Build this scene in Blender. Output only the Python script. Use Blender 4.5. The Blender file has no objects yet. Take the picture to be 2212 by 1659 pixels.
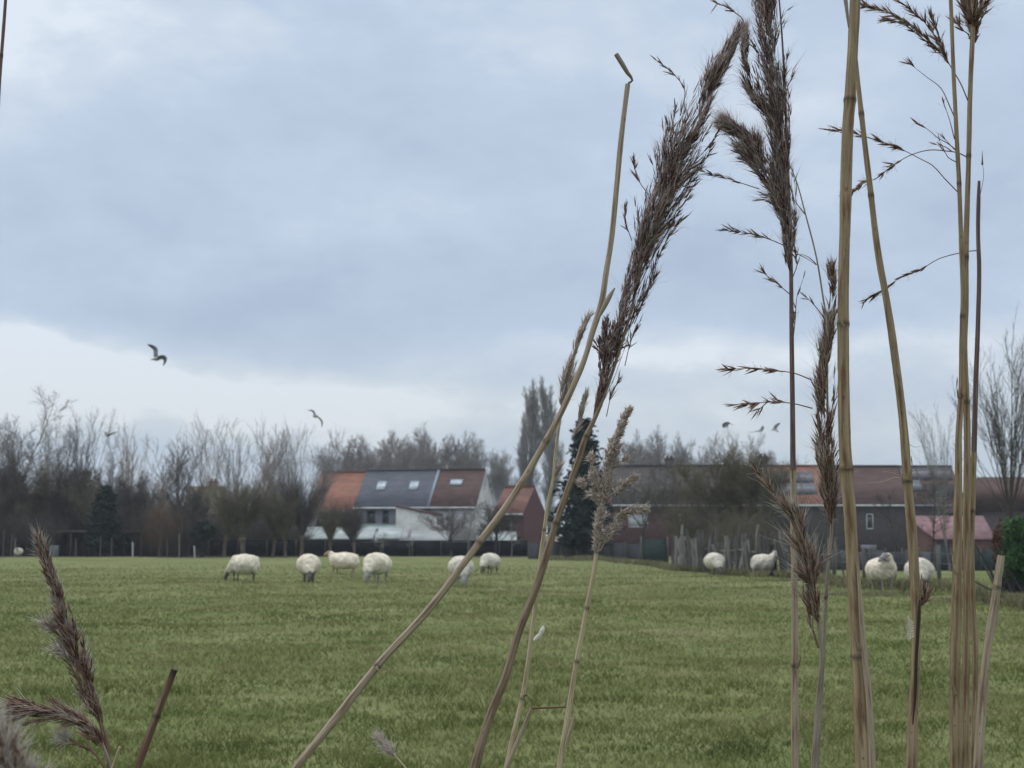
import bpy, math
import numpy as np
from mathutils import Vector

# ------------------------------------------------------------------ camera
F_, CU, CV = 3195.0, 1106.0, 829.5           # focal length and centre in 2212-px photo units
HC = 1.55
PITCH = math.atan((1155.0 - CV) / F_)
cp_, sp_ = math.cos(PITCH), math.sin(PITCH)
sc = bpy.context.scene
cam = bpy.data.objects.new("camera", bpy.data.cameras.new("camera"))
sc.collection.objects.link(cam)
cam.location = (0, 0, HC)
cam.rotation_euler = (math.pi / 2 + PITCH, 0, 0)
cam.data.sensor_width = 36.0
cam.data.lens = 36.0 * F_ / 2212.0
cam.data.clip_start = 0.05
cam.data.clip_end = 6000
cam.data.dof.use_dof = True
cam.data.dof.focus_distance = 1.0
cam.data.dof.aperture_fstop = 37.0
sc.camera = cam
sc.render.resolution_x, sc.render.resolution_y = 1024, 768
sc.view_settings.view_transform = 'Standard'
sc.view_settings.look = 'None'
sc.view_settings.gamma = 1.0
sc.view_settings.exposure = 0.0
sc.cycles.max_bounces = 6
sc.cycles.transparent_max_bounces = 8


def ray(u, v):
    a, b = (u - CU) / F_, (CV - v) / F_
    return np.array([a, cp_ - b * sp_, sp_ + b * cp_])


def P(u, v, y):
    d = ray(u, v)
    d = d * (y / d[1])
    return np.array([d[0], d[1], HC + d[2]])


def zat(v, y):
    return P(CU, v, y)[2]


def xat(u, y, v=1155):
    return P(u, v, y)[0]


def srgb(r, g, b):
    f = lambda c: (c / 255 / 12.92) if c <= 10 else ((c / 255 + 0.055) / 1.055) ** 2.4
    return (f(r), f(g), f(b), 1.0)


# ------------------------------------------------------------------ sky
W = bpy.data.worlds.new("World")
sc.world = W
W.use_nodes = True
nt = W.node_tree
nt.nodes.clear()
SUN_EL, SUN_AZ = math.radians(38), math.radians(-75)      # azimuth from +Y towards +X


def mk(t, **kw):
    n = nt.nodes.new(t)
    for k, v in kw.items():
        setattr(n, k, v)
    return n


def wire(val, sock):
    if isinstance(val, (int, float)):
        sock.default_value = val
    elif isinstance(val, tuple):
        sock.default_value = val
    else:
        nt.links.new(val, sock)


def M(op, a, b=0.0, c=0.0, clamp=False):
    n = mk('ShaderNodeMath', operation=op)
    n.use_clamp = clamp
    wire(a, n.inputs[0]); wire(b, n.inputs[1])
    if op in ('MULTIPLY_ADD', 'SMOOTH_MIN', 'SMOOTH_MAX'):
        wire(c, n.inputs[2])
    return n.outputs[0]


def sstep(x, a, b):
    n = mk('ShaderNodeMapRange', interpolation_type='SMOOTHSTEP')
    wire(x, n.inputs[0])
    n.inputs[1].default_value = a; n.inputs[2].default_value = b
    n.inputs[3].default_value = 0; n.inputs[4].default_value = 1
    return n.outputs[0]


tc = mk('ShaderNodeTexCoord')
sep = mk('ShaderNodeSeparateXYZ')
nt.links.new(tc.outputs['Generated'], sep.inputs[0])
X_, Y_, Z_ = sep.outputs
az = M('ARCTAN2', X_, Y_)
el = M('ARCSINE', Z_)
# sky coordinates in degrees-like photo units: su grows right, sv grows up (zero at horizon)
su = M('MULTIPLY', az, F_ / 1000.0)
sv = M('MULTIPLY', el, F_ / 1000.0)
comb = mk('ShaderNodeCombineXYZ')
wire(su, comb.inputs[0]); wire(M('MULTIPLY', sv, 1.9), comb.inputs[1])


def wnoise(scale, detail, rough=0.5, off=(0, 0, 0), dist=0.0):
    mp = mk('ShaderNodeMapping')
    nt.links.new(comb.outputs[0], mp.inputs[0])
    mp.inputs['Location'].default_value = off
    n = mk('ShaderNodeTexNoise')
    nt.links.new(mp.outputs[0], n.inputs['Vector'])
    n.inputs['Scale'].default_value = scale
    n.inputs['Detail'].default_value = detail
    n.inputs['Roughness'].default_value = rough
    n.inputs['Distortion'].default_value = dist
    return n.outputs[0]


n1 = wnoise(1.5, 4, 0.5, (3.1, 7.7, 0), 0.3)
n2 = wnoise(4.2, 4, 0.55, (1.1, 2.3, 4))
n3 = wnoise(2.2, 2, 0.5, (9.1, 5.3, 4))
wu = M('ADD', su, M('MULTIPLY', M('SUBTRACT', n3, 0.5), 0.5))
wv = M('ADD', sv, M('MULTIPLY', M('SUBTRACT', n2, 0.5), 0.13))


def blob(u, v, ru, rv, amp, slope=0.0):
    """soft cloud patch centred on photo position (u, v)"""
    cx, cy = (u - CU) / 1000.0, (1155 - v) / 1000.0
    dx = M('DIVIDE', M('SUBTRACT', wu, cx), ru / 1000.0)
    yy = M('SUBTRACT', M('SUBTRACT', wv, cy), M('MULTIPLY', M('SUBTRACT', wu, cx), slope))
    dy = M('DIVIDE', yy, rv / 1000.0)
    r2 = M('ADD', M('MULTIPLY', dx, dx), M('MULTIPLY', dy, dy))
    return M('MULTIPLY', M('EXPONENT', M('MULTIPLY', r2, -1.0)), amp)


t = M('ADD', M('MULTIPLY', M('SUBTRACT', n1, 0.5), 1.0), M('MULTIPLY', M('SUBTRACT', n2, 0.5), 0.42))
n4 = wnoise(7.0, 5, 0.6, (5.5, 8.1, 2), 0.2)
t = M('ADD', t, M('MULTIPLY', M('SUBTRACT', n4, 0.5), 0.55))
t = M('ADD', t, 0.46)
for b in [(60, 30, 460, 300, 0.75), (420, 330, 600, 150, -0.16), (230, 560, 420, 120, -0.16),
          (420, 700, 420, 70, -0.34, -0.06), (950, 170, 480, 200, -0.10), (880, 440, 330, 70, 0.22),
          (1150, 110, 260, 120, 0.10), (60, 800, 560, 75, 0.75, -0.22), (620, 850, 520, 50, 0.36), (150, 775, 330, 40, 0.30, -0.2),
          (700, 925, 600, 50, 0.22), (1500, 760, 500, 45, 0.34), (1150, 880, 500, 40, 0.30),
          (1050, 620, 700, 90, -0.20), (1800, 560, 500, 150, -0.10), (2150, 420, 260, 160, -0.22),
          (1760, 200, 400, 160, 0.12), (1900, 780, 380, 50, 0.28), (2000, 940, 420, 60, 0.16),
          (1400, 960, 700, 50, 0.10), (1540, 420, 220, 60, 0.14)]:
    t = M('ADD', t, blob(*b))
ramp = mk('ShaderNodeValToRGB')
cr = ramp.color_ramp
cr.elements[0].position = 0.0; cr.elements[0].color = srgb(174, 191, 214)
cr.elements[1].position = 1.0; cr.elements[1].color = srgb(223, 233, 245)
for p_, c_ in [(0.25, (183, 199, 220)), (0.50, (190, 206, 227)), (0.78, (205, 218, 233))]:
    e = cr.elements.new(p_); e.color = srgb(*c_)
nt.links.new(t, ramp.inputs[0])
# warm cast of the low pale bands
low = M('MULTIPLY', sstep(sv, 0.50, 0.20), 0.75)
mixw = mk('ShaderNodeMix', data_type='RGBA', blend_type='MULTIPLY')
wire(low, mixw.inputs[0]); nt.links.new(ramp.outputs[0], mixw.inputs[6])
mixw.inputs[7].default_value = (1.0, 0.96, 0.885, 1)
# overcast dome is brighter towards the zenith
hi = sstep(el, math.radians(21), math.radians(65))
gain = M('ADD', 1.0, M('MULTIPLY', hi, 2.3))
mixz = mk('ShaderNodeMix', data_type='RGBA', blend_type='MULTIPLY')     # thick cloud overhead is neutral grey
wire(hi, mixz.inputs[0]); nt.links.new(mixw.outputs[2], mixz.inputs[6])
mixz.inputs[7].default_value = (1.16, 1.0, 0.80, 1)
vs = mk('ShaderNodeVectorMath', operation='SCALE')
nt.links.new(mixz.outputs[2], vs.inputs[0]); nt.links.new(gain, vs.inputs[3])
sky = mk('ShaderNodeTexSky', sky_type='NISHITA')
sky.sun_disc = False
sky.sun_elevation = SUN_EL
sky.sun_rotation = SUN_AZ
bg1 = mk('ShaderNodeBackground'); nt.links.new(sky.outputs[0], bg1.inputs[0]); bg1.inputs[1].default_value = 0.05
bg2 = mk('ShaderNodeBackground'); nt.links.new(vs.outputs[0], bg2.inputs[0]); bg2.inputs[1].default_value = 1.07
mxs = mk('ShaderNodeMixShader'); mxs.inputs[0].default_value = 0.94    # cloud cover over a little clear sky
nt.links.new(bg1.outputs[0], mxs.inputs[1]); nt.links.new(bg2.outputs[0], mxs.inputs[2])
out = mk('ShaderNodeOutputWorld')
nt.links.new(mxs.outputs[0], out.inputs[0])

sun = bpy.data.objects.new("sun", bpy.data.lights.new("sun", 'SUN'))
sc.collection.objects.link(sun)
sun.data.energy = 0.8
sun.data.angle = math.radians(25)
sun.data.color = (1.0, 0.96, 0.9)
sd = Vector((math.sin(SUN_AZ) * math.cos(SUN_EL), math.cos(SUN_AZ) * math.cos(SUN_EL), math.sin(SUN_EL)))
sun.rotation_euler = (-sd).to_track_quat('-Z', 'Y').to_euler()

# ------------------------------------------------------------------ mesh helpers
C = sc.collection


class MB:
    """collects geometry in world space and links it as one mesh object"""

    def __init__(s):
        s.v, s.f, s.n, s.fa, s.va, s.uv = [], [], 0, [], [], []

    def add(s, V, Fs, fa=None, va=None, uv=None):
        V = np.asarray(V, float).reshape(-1, 3)
        Fs = np.asarray(Fs, int)
        s.v.append(V)
        s.f.append(Fs + s.n)
        s.n += len(V)
        s.fa.append(np.full(len(Fs), 0.5) if fa is None else np.broadcast_to(np.asarray(fa, float), (len(Fs),)))
        s.va.append(np.zeros(len(V)) if va is None else np.broadcast_to(np.asarray(va, float), (len(V),)))
        s.uv.append(np.zeros((Fs.size, 2)) if uv is None else np.asarray(uv, float).reshape(-1, 2))
        return s

    def box(s, x0, x1, y0, y1, z0, z1, fa=None):
        V = [(x, y, z) for z in (z0, z1) for y in (y0, y1) for x in (x0, x1)]
        return s.add(V, [(0, 2, 3, 1), (4, 5, 7, 6), (0, 1, 5, 4), (2, 6, 7, 3), (0, 4, 6, 2), (1, 3, 7, 5)], fa)

    def prism(s, poly, axis, a0, a1, fa=None):
        """extrude a 2-D polygon along an axis; poly gives the other two coordinates in order"""
        k = len(poly)
        V = []
        for a in (a0, a1):
            for p, q in poly:
                V.append({'x': (a, p, q), 'y': (p, a, q), 'z': (p, q, a)}[axis])
        s.add(V, [(i, (i + 1) % k, k + (i + 1) % k, k + i) for i in range(k)], fa)
        # caps as fans round the centre
        for o, fl in ((0, True), (k, False)):
            c = np.mean(np.array(V[o:o + k]), axis=0)
            W_ = [tuple(c)] + V[o:o + k]
            fs = [(0, 1 + (i + 1) % k, 1 + i) if fl else (0, 1 + i, 1 + (i + 1) % k) for i in range(k)]
            s.add(W_, fs, fa)
        return s

    def build(s, name, mat, parent=None, smooth=False, origin=None):
        V = np.concatenate(s.v)
        base = None
        if parent is not None and origin is None:
            base = np.array(parent.location)
        elif origin is not None:
            base = np.array(origin, float)
        if base is not None:
            V = V - base
        me = bpy.data.meshes.new(name)
        me.vertices.add(len(V))
        me.vertices.foreach_set('co', V.astype(np.float32).ravel())
        li = np.concatenate([f.ravel() for f in s.f])
        tot = np.concatenate([np.full(len(f), f.shape[1]) for f in s.f])
        st = np.concatenate([[0], np.cumsum(tot)[:-1]])
        me.loops.add(len(li))
        me.loops.foreach_set('vertex_index', li.astype(np.int32))
        me.polygons.add(len(tot))
        me.polygons.foreach_set('loop_start', st.astype(np.int32))
        me.update(calc_edges=True)
        me.validate()
        if len(me.polygons) == len(tot):
            a = me.attributes.new('rnd', 'FLOAT', 'FACE')
            a.data.foreach_set('value', np.concatenate(s.fa).astype(np.float32))
            u = me.uv_layers.new(name='UVMap')
            u.data.foreach_set('uv', np.concatenate(s.uv).astype(np.float32).ravel())
        a = me.attributes.new('dark', 'FLOAT', 'POINT')
        a.data.foreach_set('value', np.concatenate(s.va).astype(np.float32))
        if smooth:
            me.polygons.foreach_set('use_smooth', np.ones(len(me.polygons), bool))
        me.materials.append(mat)
        o = bpy.data.objects.new(name, me)
        C.objects.link(o)
        if parent is not None:
            o.parent = parent
        elif origin is not None:
            o.location = origin
        return o


def nrm(a):
    return a / np.maximum(np.linalg.norm(a, axis=-1, keepdims=True), 1e-12)


def tubes(mb, Pt, R, k=3, fa=None, va=None, vlen=False, cap=False):
    """Pt (B,n,3), R (B,n): B tubes of n rings with k sides"""
    Pt = np.asarray(Pt, float); R = np.asarray(R, float)
    B, n, _ = Pt.shape
    T = nrm(np.gradient(Pt, axis=1))
    mean = nrm(T.mean(axis=1))
    ref = np.where(np.abs(mean[:, 2:3]) < 0.8, np.array([[0, 0, 1.0]]), np.array([[0, 1.0, 0]]))
    N = nrm(np.cross(T, ref[:, None, :]))
    Bn = np.cross(T, N)
    ang = np.arange(k) * 2 * math.pi / k
    V = Pt[:, :, None] + R[:, :, None, None] * (np.cos(ang)[None, None, :, None] * N[:, :, None] + np.sin(ang)[None, None, :, None] * Bn[:, :, None])
    idx = np.arange(B * n * k).reshape(B, n, k)
    a = idx[:, :-1, :]; b = idx[:, 1:, :]
    q = np.stack([a, np.roll(a, -1, 2), np.roll(b, -1, 2), b], -1).reshape(-1, 4)
    fav = None
    if fa is not None:
        fav = np.repeat(np.broadcast_to(np.asarray(fa, float), (B,)), (n - 1) * k)
    vav = None
    if va is not None:
        vav = np.repeat(np.asarray(va, float).reshape(-1), k)
    uv = None
    if vlen:
        L = np.concatenate([np.zeros((B, 1)), np.cumsum(np.linalg.norm(np.diff(Pt, axis=1), axis=2), 1)], 1)
        kk = np.arange(k)
        U0 = np.broadcast_to(kk / k, (B, n - 1, k)); U1 = np.broadcast_to((kk + 1) / k, (B, n - 1, k))
        L0 = np.broadcast_to(L[:, :-1, None], (B, n - 1, k)); L1 = np.broadcast_to(L[:, 1:, None], (B, n - 1, k))
        uv = np.stack([np.stack([U0, L0], -1), np.stack([U1, L0], -1), np.stack([U1, L1], -1), np.stack([U0, L1], -1)], -2).reshape(-1, 2)
    mb.add(V.reshape(-1, 3), q, fav, vav, uv)
    if cap:
        for b_ in range(B):
            for r_ in (0, n - 1):
                ring = V[b_, r_]
                c_ = Pt[b_, r_]
                W_ = np.vstack([c_[None], ring])
                fs = [(0, 1 + i, 1 + (i + 1) % k) for i in range(k)]
                va_ = None if va is None else np.full(k + 1, np.asarray(va, float).reshape(B, n)[b_, r_])
                mb.add(W_, fs, 0.5 if fa is None else np.asarray(fa, float).ravel()[0], va_)
    return mb


def spline(pts, step):
    """cubic through rows of pts (first 3 columns position, rest carried), chord-length parameter"""
    p = np.asarray(pts, float)
    h = np.maximum(np.linalg.norm(np.diff(p[:, :3], axis=0), axis=1), 1e-9)
    dl = np.diff(p, axis=0) / h[:, None]
    mm = np.empty_like(p)
    mm[0], mm[-1] = dl[0], dl[-1]
    for i in range(1, len(p) - 1):
        mm[i] = (dl[i - 1] * h[i] + dl[i] * h[i - 1]) / (h[i - 1] + h[i])
    out_ = []
    for i in range(len(p) - 1):
        n_ = max(2, int(math.ceil(h[i] / step)))
        for j in range(n_):
            t_ = j / n_
            out_.append((2 * t_ ** 3 - 3 * t_ ** 2 + 1) * p[i] + (t_ ** 3 - 2 * t_ ** 2 + t_) * h[i] * mm[i] + (-2 * t_ ** 3 + 3 * t_ ** 2) * p[i + 1] + (t_ ** 3 - t_ ** 2) * h[i] * mm[i + 1])
    out_.append(p[-1])
    return np.array(out_)


def loft(mb, rings, k=20, noise_amp=0.0, rs=None, fa=None):
    """rings: (centre xyz, tangent xyz, half-width, half-height) -> closed body"""
    V = []
    rs = rs or np.random.RandomState(1)
    for c, tg, w, h in rings:
        tg = nrm(np.array(tg, float))
        side = nrm(np.cross(tg, (0, 0, 1.0))) if abs(tg[2]) < 0.97 else np.array([0, 1.0, 0])
        up = np.cross(side, tg)
        for j in range(k):
            a = 2 * math.pi * j / k
            s_ = 1 + noise_amp * (rs.rand() - 0.5)
            V.append(np.array(c) + s_ * (w * math.cos(a) * side + h * math.sin(a) * up))
    n = len(rings)
    fs = [(i * k + j, i * k + (j + 1) % k, (i + 1) * k + (j + 1) % k, (i + 1) * k + j) for i in range(n - 1) for j in range(k)]
    mb.add(V, fs, fa)
    for r_, fl in ((0, 1), (n - 1, 0)):
        c = np.array(rings[r_][0], float)
        W_ = np.vstack([c[None], np.array(V[r_ * k:(r_ + 1) * k])])
        mb.add(W_, [(0, 1 + (j + 1) % k, 1 + j) if fl else (0, 1 + j, 1 + (j + 1) % k) for j in range(k)], fa)
    return mb


def tag(o, label=None, cat=None, group=None, kind=None):
    if label: o['label'] = label
    if cat: o['category'] = cat
    if group: o['group'] = group
    if kind: o['kind'] = kind
    return o


def empty(name, loc, label, cat, group=None, rz=0.0):
    o = bpy.data.objects.new(name, None)
    o.empty_display_size = 0.2
    C.objects.link(o)
    o.location = tuple(float(a) for a in loc)
    o.rotation_euler = (0, 0, rz)
    return tag(o, label, cat, group)


# ------------------------------------------------------------------ materials
def material(name, base, var=None, scale=5.0, stretch=(1, 1, 1), rough=0.85, bump=0.0, bscale=None, coord='Object', detail=4,
             attr=None, ramp=None, spec=0.2, dark=None, lo=0.35, hi=0.65, transl=0.0, dist=0.0):
    m = bpy.data.materials.new(name)
    m.use_nodes = True
    t_ = m.node_tree
    bs = t_.nodes['Principled BSDF']
    bs.inputs['Roughness'].default_value = rough
    bs.inputs['Specular IOR Level'].default_value = spec
    L = t_.links.new
    if attr:
        at = t_.nodes.new('ShaderNodeAttribute'); at.attribute_name = attr
        rp = t_.nodes.new('ShaderNodeValToRGB')
        e = rp.color_ramp.elements
        e[0].position, e[0].color = ramp[0][0], (*ramp[0][1], 1)
        e[1].position, e[1].color = ramp[-1][0], (*ramp[-1][1], 1)
        for p_, c_ in ramp[1:-1]:
            q = e.new(p_); q.color = (*c_, 1)
        L(at.outputs['Fac'], rp.inputs[0])
        colour = rp.outputs[0]
    else:
        tcn = t_.nodes.new('ShaderNodeTexCoord')
        mp = t_.nodes.new('ShaderNodeMapping'); mp.inputs['Scale'].default_value = stretch
        L(tcn.outputs[coord], mp.inputs[0])
        nz = t_.nodes.new('ShaderNodeTexNoise')
        nz.inputs['Scale'].default_value = scale; nz.inputs['Detail'].default_value = detail
        nz.inputs['Distortion'].default_value = dist
        L(mp.outputs[0], nz.inputs['Vector'])
        rp = t_.nodes.new('ShaderNodeValToRGB')
        e = rp.color_ramp.elements
        e[0].position, e[0].color = lo, (*base, 1)
        e[1].position, e[1].color = hi, (*(var or base), 1)
        L(nz.outputs[0], rp.inputs[0])
        colour = rp.outputs[0]
        if bump:
            bp = t_.nodes.new('ShaderNodeBump'); bp.inputs['Strength'].default_value = bump
            bp.inputs['Distance'].default_value = 0.02
            nb = t_.nodes.new('ShaderNodeTexNoise'); nb.inputs['Scale'].default_value = bscale or scale * 3
            nb.inputs['Detail'].default_value = 5
            L(mp.outputs[0], nb.inputs['Vector'])
            L(nb.outputs[0], bp.inputs['Height']); L(bp.outputs[0], bs.inputs['Normal'])
    if dark:
        ad = t_.nodes.new('ShaderNodeAttribute'); ad.attribute_name = 'dark'
        mx = t_.nodes.new('ShaderNodeMix'); mx.data_type = 'RGBA'
        L(ad.outputs['Fac'], mx.inputs[0]); L(colour, mx.inputs[6]); mx.inputs[7].default_value = (*dark, 1)
        colour = mx.outputs[2]
    L(colour, bs.inputs['Base Color'])
    if transl:
        tr = t_.nodes.new('ShaderNodeBsdfTranslucent'); L(colour, tr.inputs[0])
        ms = t_.nodes.new('ShaderNodeMixShader'); ms.inputs[0].default_value = transl
        L(bs.outputs[0], ms.inputs[1]); L(tr.outputs[0], ms.inputs[2])
        L(ms.outputs[0], t_.nodes['Material Output'].inputs[0])
    return m


# twig and bark
def bark(name, a, b):
    return material(name, a, b, 3.0, (1, 1, 0.35), 0.95, 0.3)


BARK_GREY = bark('bark_grey', (0.115, 0.105, 0.095), (0.20, 0.185, 0.165))
BARK_DARK = bark('bark_dark', (0.035, 0.034, 0.034), (0.075, 0.07, 0.066))
BARK_BROWN = bark('bark_brown', (0.09, 0.07, 0.055), (0.16, 0.125, 0.095))
TW_DARK = material('twigs_dark', (0.062, 0.055, 0.050), (0.110, 0.096, 0.084), 0.6, rough=0.95)
TW_GREY = material('twigs_grey', (0.15, 0.135, 0.125), (0.25, 0.23, 0.21), 0.5, rough=0.95)
TW_TAN = material('twigs_tan', (0.20, 0.165, 0.135), (0.31, 0.26, 0.215), 0.5, rough=0.95)
TW_OLIVE = material('twigs_olive', (0.10, 0.088, 0.062), (0.17, 0.15, 0.10), 0.8, rough=0.95)
TW_PALE = material('twigs_pale', (0.19, 0.185, 0.175), (0.30, 0.29, 0.27), 0.4, rough=0.95)
TW_RUST = material('twigs_rust', (0.095, 0.070, 0.052), (0.17, 0.12, 0.085), 0.8, rough=0.95)
CONIF = material('needles_dark', (0.010, 0.020, 0.018), (0.026, 0.042, 0.034), 1.5, rough=0.9)
EVERG = material('leaves_evergreen', (0.012, 0.022, 0.016), (0.03, 0.045, 0.028), 1.5, rough=0.8)
IVYG = material('leaves_green', (0.025, 0.065, 0.022), (0.06, 0.125, 0.04), 2.0, rough=0.7)
RUSTL = material('leaves_rust', (0.07, 0.035, 0.02), (0.17, 0.08, 0.045), 3.0, rough=0.8)

# ------------------------------------------------------------------ ground


def sst(a, b, x):
    t_ = np.clip((x - a) / (b - a), 0, 1)
    return t_ * t_ * (3 - 2 * t_)


def gz(x, y):
    x = np.asarray(x, float); y = np.asarray(y, float)
    und = 0.035 * np.sin(x * 0.31 + 1.3) * np.sin(y * 0.23 + 0.4) + 0.02 * np.sin(x * 0.9 + y * 0.37) + 0.015 * np.sin(x * 0.5 - y * 1.1)
    fade = sst(4, 12, y) * (1 - sst(150, 200, y))
    dip = -0.75 * sst(58, 95, y) * sst(6, 20, x)
    return und * fade + dip


def G(u, y):
    x = xat(u, y)
    return np.array([x, y, float(gz(x, y))])


xs = np.unique(np.concatenate([np.linspace(-60, 60, 161), np.linspace(-3000, -60, 16), np.linspace(60, 3000, 16)]))
ys = np.unique(np.concatenate([np.linspace(-60, 0, 7), np.linspace(0, 60, 121), np.linspace(60, 220, 81), np.linspace(220, 4500, 16)]))
gx, gy = np.meshgrid(xs, ys)
gm = MB()
idx = np.arange(gx.size).reshape(gx.shape)
gm.add(np.stack([gx, gy, gz(gx, gy)], -1), np.stack([idx[:-1, :-1], idx[:-1, 1:], idx[1:, 1:], idx[1:, :-1]], -1).reshape(-1, 4))

gmat = bpy.data.materials.new('meadow_ground')
gmat.use_nodes = True
nt = gmat.node_tree
bs = nt.nodes['Principled BSDF']
bs.inputs['Roughness'].default_value = 1.0
bs.inputs['Specular IOR Level'].default_value = 0.05
tcg = mk('ShaderNodeTexCoord')
spg = mk('ShaderNodeSeparateXYZ'); nt.links.new(tcg.outputs['Object'], spg.inputs[0])
gX, gY, gZ = spg.outputs


def gnoise(scale, detail=4, stretch=(1, 1, 1), rough=0.55):
    mp = mk('ShaderNodeMapping'); nt.links.new(tcg.outputs['Object'], mp.inputs[0]); mp.inputs['Scale'].default_value = stretch
    n = mk('ShaderNodeTexNoise'); nt.links.new(mp.outputs[0], n.inputs['Vector'])
    n.inputs['Scale'].default_value = scale; n.inputs['Detail'].default_value = detail; n.inputs['Roughness'].default_value = rough
    return n.outputs[0]


def gmix(f, a, b):
    m = mk('ShaderNodeMix', data_type='RGBA')
    wire(f, m.inputs[0]); wire(a, m.inputs[6]); wire(b, m.inputs[7])
    return m.outputs[2]


GREEN_A, GREEN_B = (0.115, 0.138, 0.048, 1), (0.165, 0.180, 0.075, 1)
STRAW, DEEP = (0.235, 0.215, 0.125, 1), (0.065, 0.090, 0.032, 1)
na = gnoise(0.35, 5); nb_ = gnoise(2.4, 6, (0.6, 1, 1), 0.65); nc = gnoise(0.12, 3); nd = gnoise(9.0, 4, rough=0.7)
colg = gmix(sstep(na, 0.35, 0.65), GREEN_A, GREEN_B)
colg = gmix(M('MULTIPLY', sstep(nb_, 0.50, 0.72), 0.65), colg, STRAW)
colg = gmix(M('MULTIPLY', sstep(nd, 0.50, 0.35), 0.5), colg, DEEP)
colg = gmix(M('MULTIPLY', sstep(nc, 0.50, 0.66), 0.35), colg, STRAW)
colg = gmix(M('MULTIPLY', sstep(gnoise(0.2, 3, (0.25, 1, 1)), 0.54, 0.64), 0.35), colg, DEEP)
# leaf litter and earth beyond the field's far edge and along the right-hand fence
edge = M('ADD', gY, M('MULTIPLY', M('SUBTRACT', na, 0.5), 3.0))
litter = gmix(sstep(nb_, 0.4, 0.6), (0.075, 0.06, 0.042, 1), (0.15, 0.13, 0.085, 1))
colg = gmix(M('MULTIPLY', sstep(edge, 101.0, 104.0), sstep(gX, 24.0, 16.0)), colg, litter)
colg = gmix(sstep(edge, 180, 200), colg, litter)


def patch(cx, cy, rx, ry):
    dx = M('DIVIDE', M('SUBTRACT', gX, cx), rx); dy = M('DIVIDE', M('SUBTRACT', gY, cy), ry)
    r = M('ADD', M('MULTIPLY', dx, dx), M('MULTIPLY', dy, dy))
    r = M('ADD', r, M('MULTIPLY', M('SUBTRACT', nb_, 0.5), 2.2))
    return sstep(r, 1.2, 0.6)


soil = (0.05, 0.042, 0.032, 1)
for (u_, y_, rx, ry) in [(1890, 39.5, 1.9, 1.6), (1690, 50.0, 1.1, 1.6), (1540, 55.5, 1.6, 1.2), (2120, 36, 1.6, 1.5)]:
    colg = gmix(M('MULTIPLY', patch(xat(u_, y_), y_, rx, ry), 0.9), colg, soil)
wire(colg, bs.inputs['Base Color'])
bmp = mk('ShaderNodeBump'); bmp.inputs['Strength'].default_value = 0.6; bmp.inputs['Distance'].default_value = 0.05
nt.links.new(nd, bmp.inputs['Height']); nt.links.new(bmp.outputs[0], bs.inputs['Normal'])
go = gm.build('ground', gmat, smooth=True)
tag(go, kind='structure')


def value_noise(x, y, s, seed):
    rs = np.random.RandomState(seed)
    tab = rs.rand(128, 128)
    a = x / s + 1000; b = y / s + 1000
    i = np.floor(a).astype(int); j = np.floor(b).astype(int)
    fx = a - i; fy = b - j
    fx = fx * fx * (3 - 2 * fx); fy = fy * fy * (3 - 2 * fy)
    g_ = lambda p, q: tab[p % 128, q % 128]
    return (g_(i, j) * (1 - fx) + g_(i + 1, j) * fx) * (1 - fy) + (g_(i, j + 1) * (1 - fx) + g_(i + 1, j + 1) * fx) * fy


def blades(xy, h, w, rnd, rs, lean=0.5):
    n = len(xy)
    x, y = xy[:, 0], xy[:, 1]
    z = gz(x, y)
    az_ = rs.rand(n) * 2 * math.pi
    dx, dy = np.cos(az_), np.sin(az_)
    la = rs.rand(n) * 2 * math.pi
    lm = lean * (0.3 + rs.rand(n)) * h
    bx, by = np.cos(la) * lm, np.sin(la) * lm
    b = np.stack([x, y, z - 0.01], -1)
    sd_ = np.stack([dx, dy, 0 * dx], -1) * (w / 2)[:, None]
    mid = b + np.stack([bx * 0.35, by * 0.35, h * 0.6], -1)
    tip = b + np.stack([bx, by, h], -1)
    V = np.stack([b - sd_, b + sd_, mid + sd_ * 0.8, mid - sd_ * 0.8, tip], 1).reshape(-1, 3)
    o = np.arange(n)[:, None] * 5
    return V, o + np.array([0, 1, 2, 3]), o + np.array([3, 2, 4]), rnd


rs = np.random.RandomState(5)
N_ = 570000
y0_, y1_ = 6.0, 80.0
yy = y0_ * (y1_ / y0_) ** rs.rand(N_)
xx = (rs.rand(N_) * 2 - 1) * (yy * 0.40 + 1.0)
side_ = rs.rand(N_) < .28                      # thinner grass to either side of what the photograph frames
xx = np.where(side_, np.sign(xx) * (yy * .40 + 1 + rs.rand(N_) ** 1.3 * (yy * .35 + 6)), xx)
cl = value_noise(xx, yy, 0.28, 1); cl2 = value_noise(xx, yy, 1.1, 2); cl3 = value_noise(xx, yy, 4.0, 3)
keep = rs.rand(N_) < (0.45 + 0.6 * cl) * (1 - .85 * sst(45, 80, yy))
keep &= ~((yy > 52) & (xx > 10))
xx, yy, cl, cl2, cl3 = xx[keep], yy[keep], cl[keep], cl2[keep], cl3[keep]
n = len(xx)
h = (0.022 + 0.070 * cl * cl2 + 0.025 * rs.rand(n)) * (1 + 0.2 * np.clip(yy / 40, 0, 1))
w = 0.0036 + 0.00040 * yy
dry0 = np.exp(-((xx - (0.045 * yy)) / (0.07 * yy)) ** 2 - ((yy - 19) / 6.0) ** 2)
dry = np.clip(0.55 * dry0 * value_noise(xx, yy, 0.8, 12) + (value_noise(xx, yy, 0.45, 7) - 0.45) * 1.3 + (value_noise(xx, yy, 3.0, 8) - 0.40) * 0.9, 0, 1)
cm = value_noise(xx * .6, yy * .6, 0.55, 31) * .6 + value_noise(xx, yy, 0.22, 32) * .4
far_ = sst(14, 50, yy)
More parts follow.
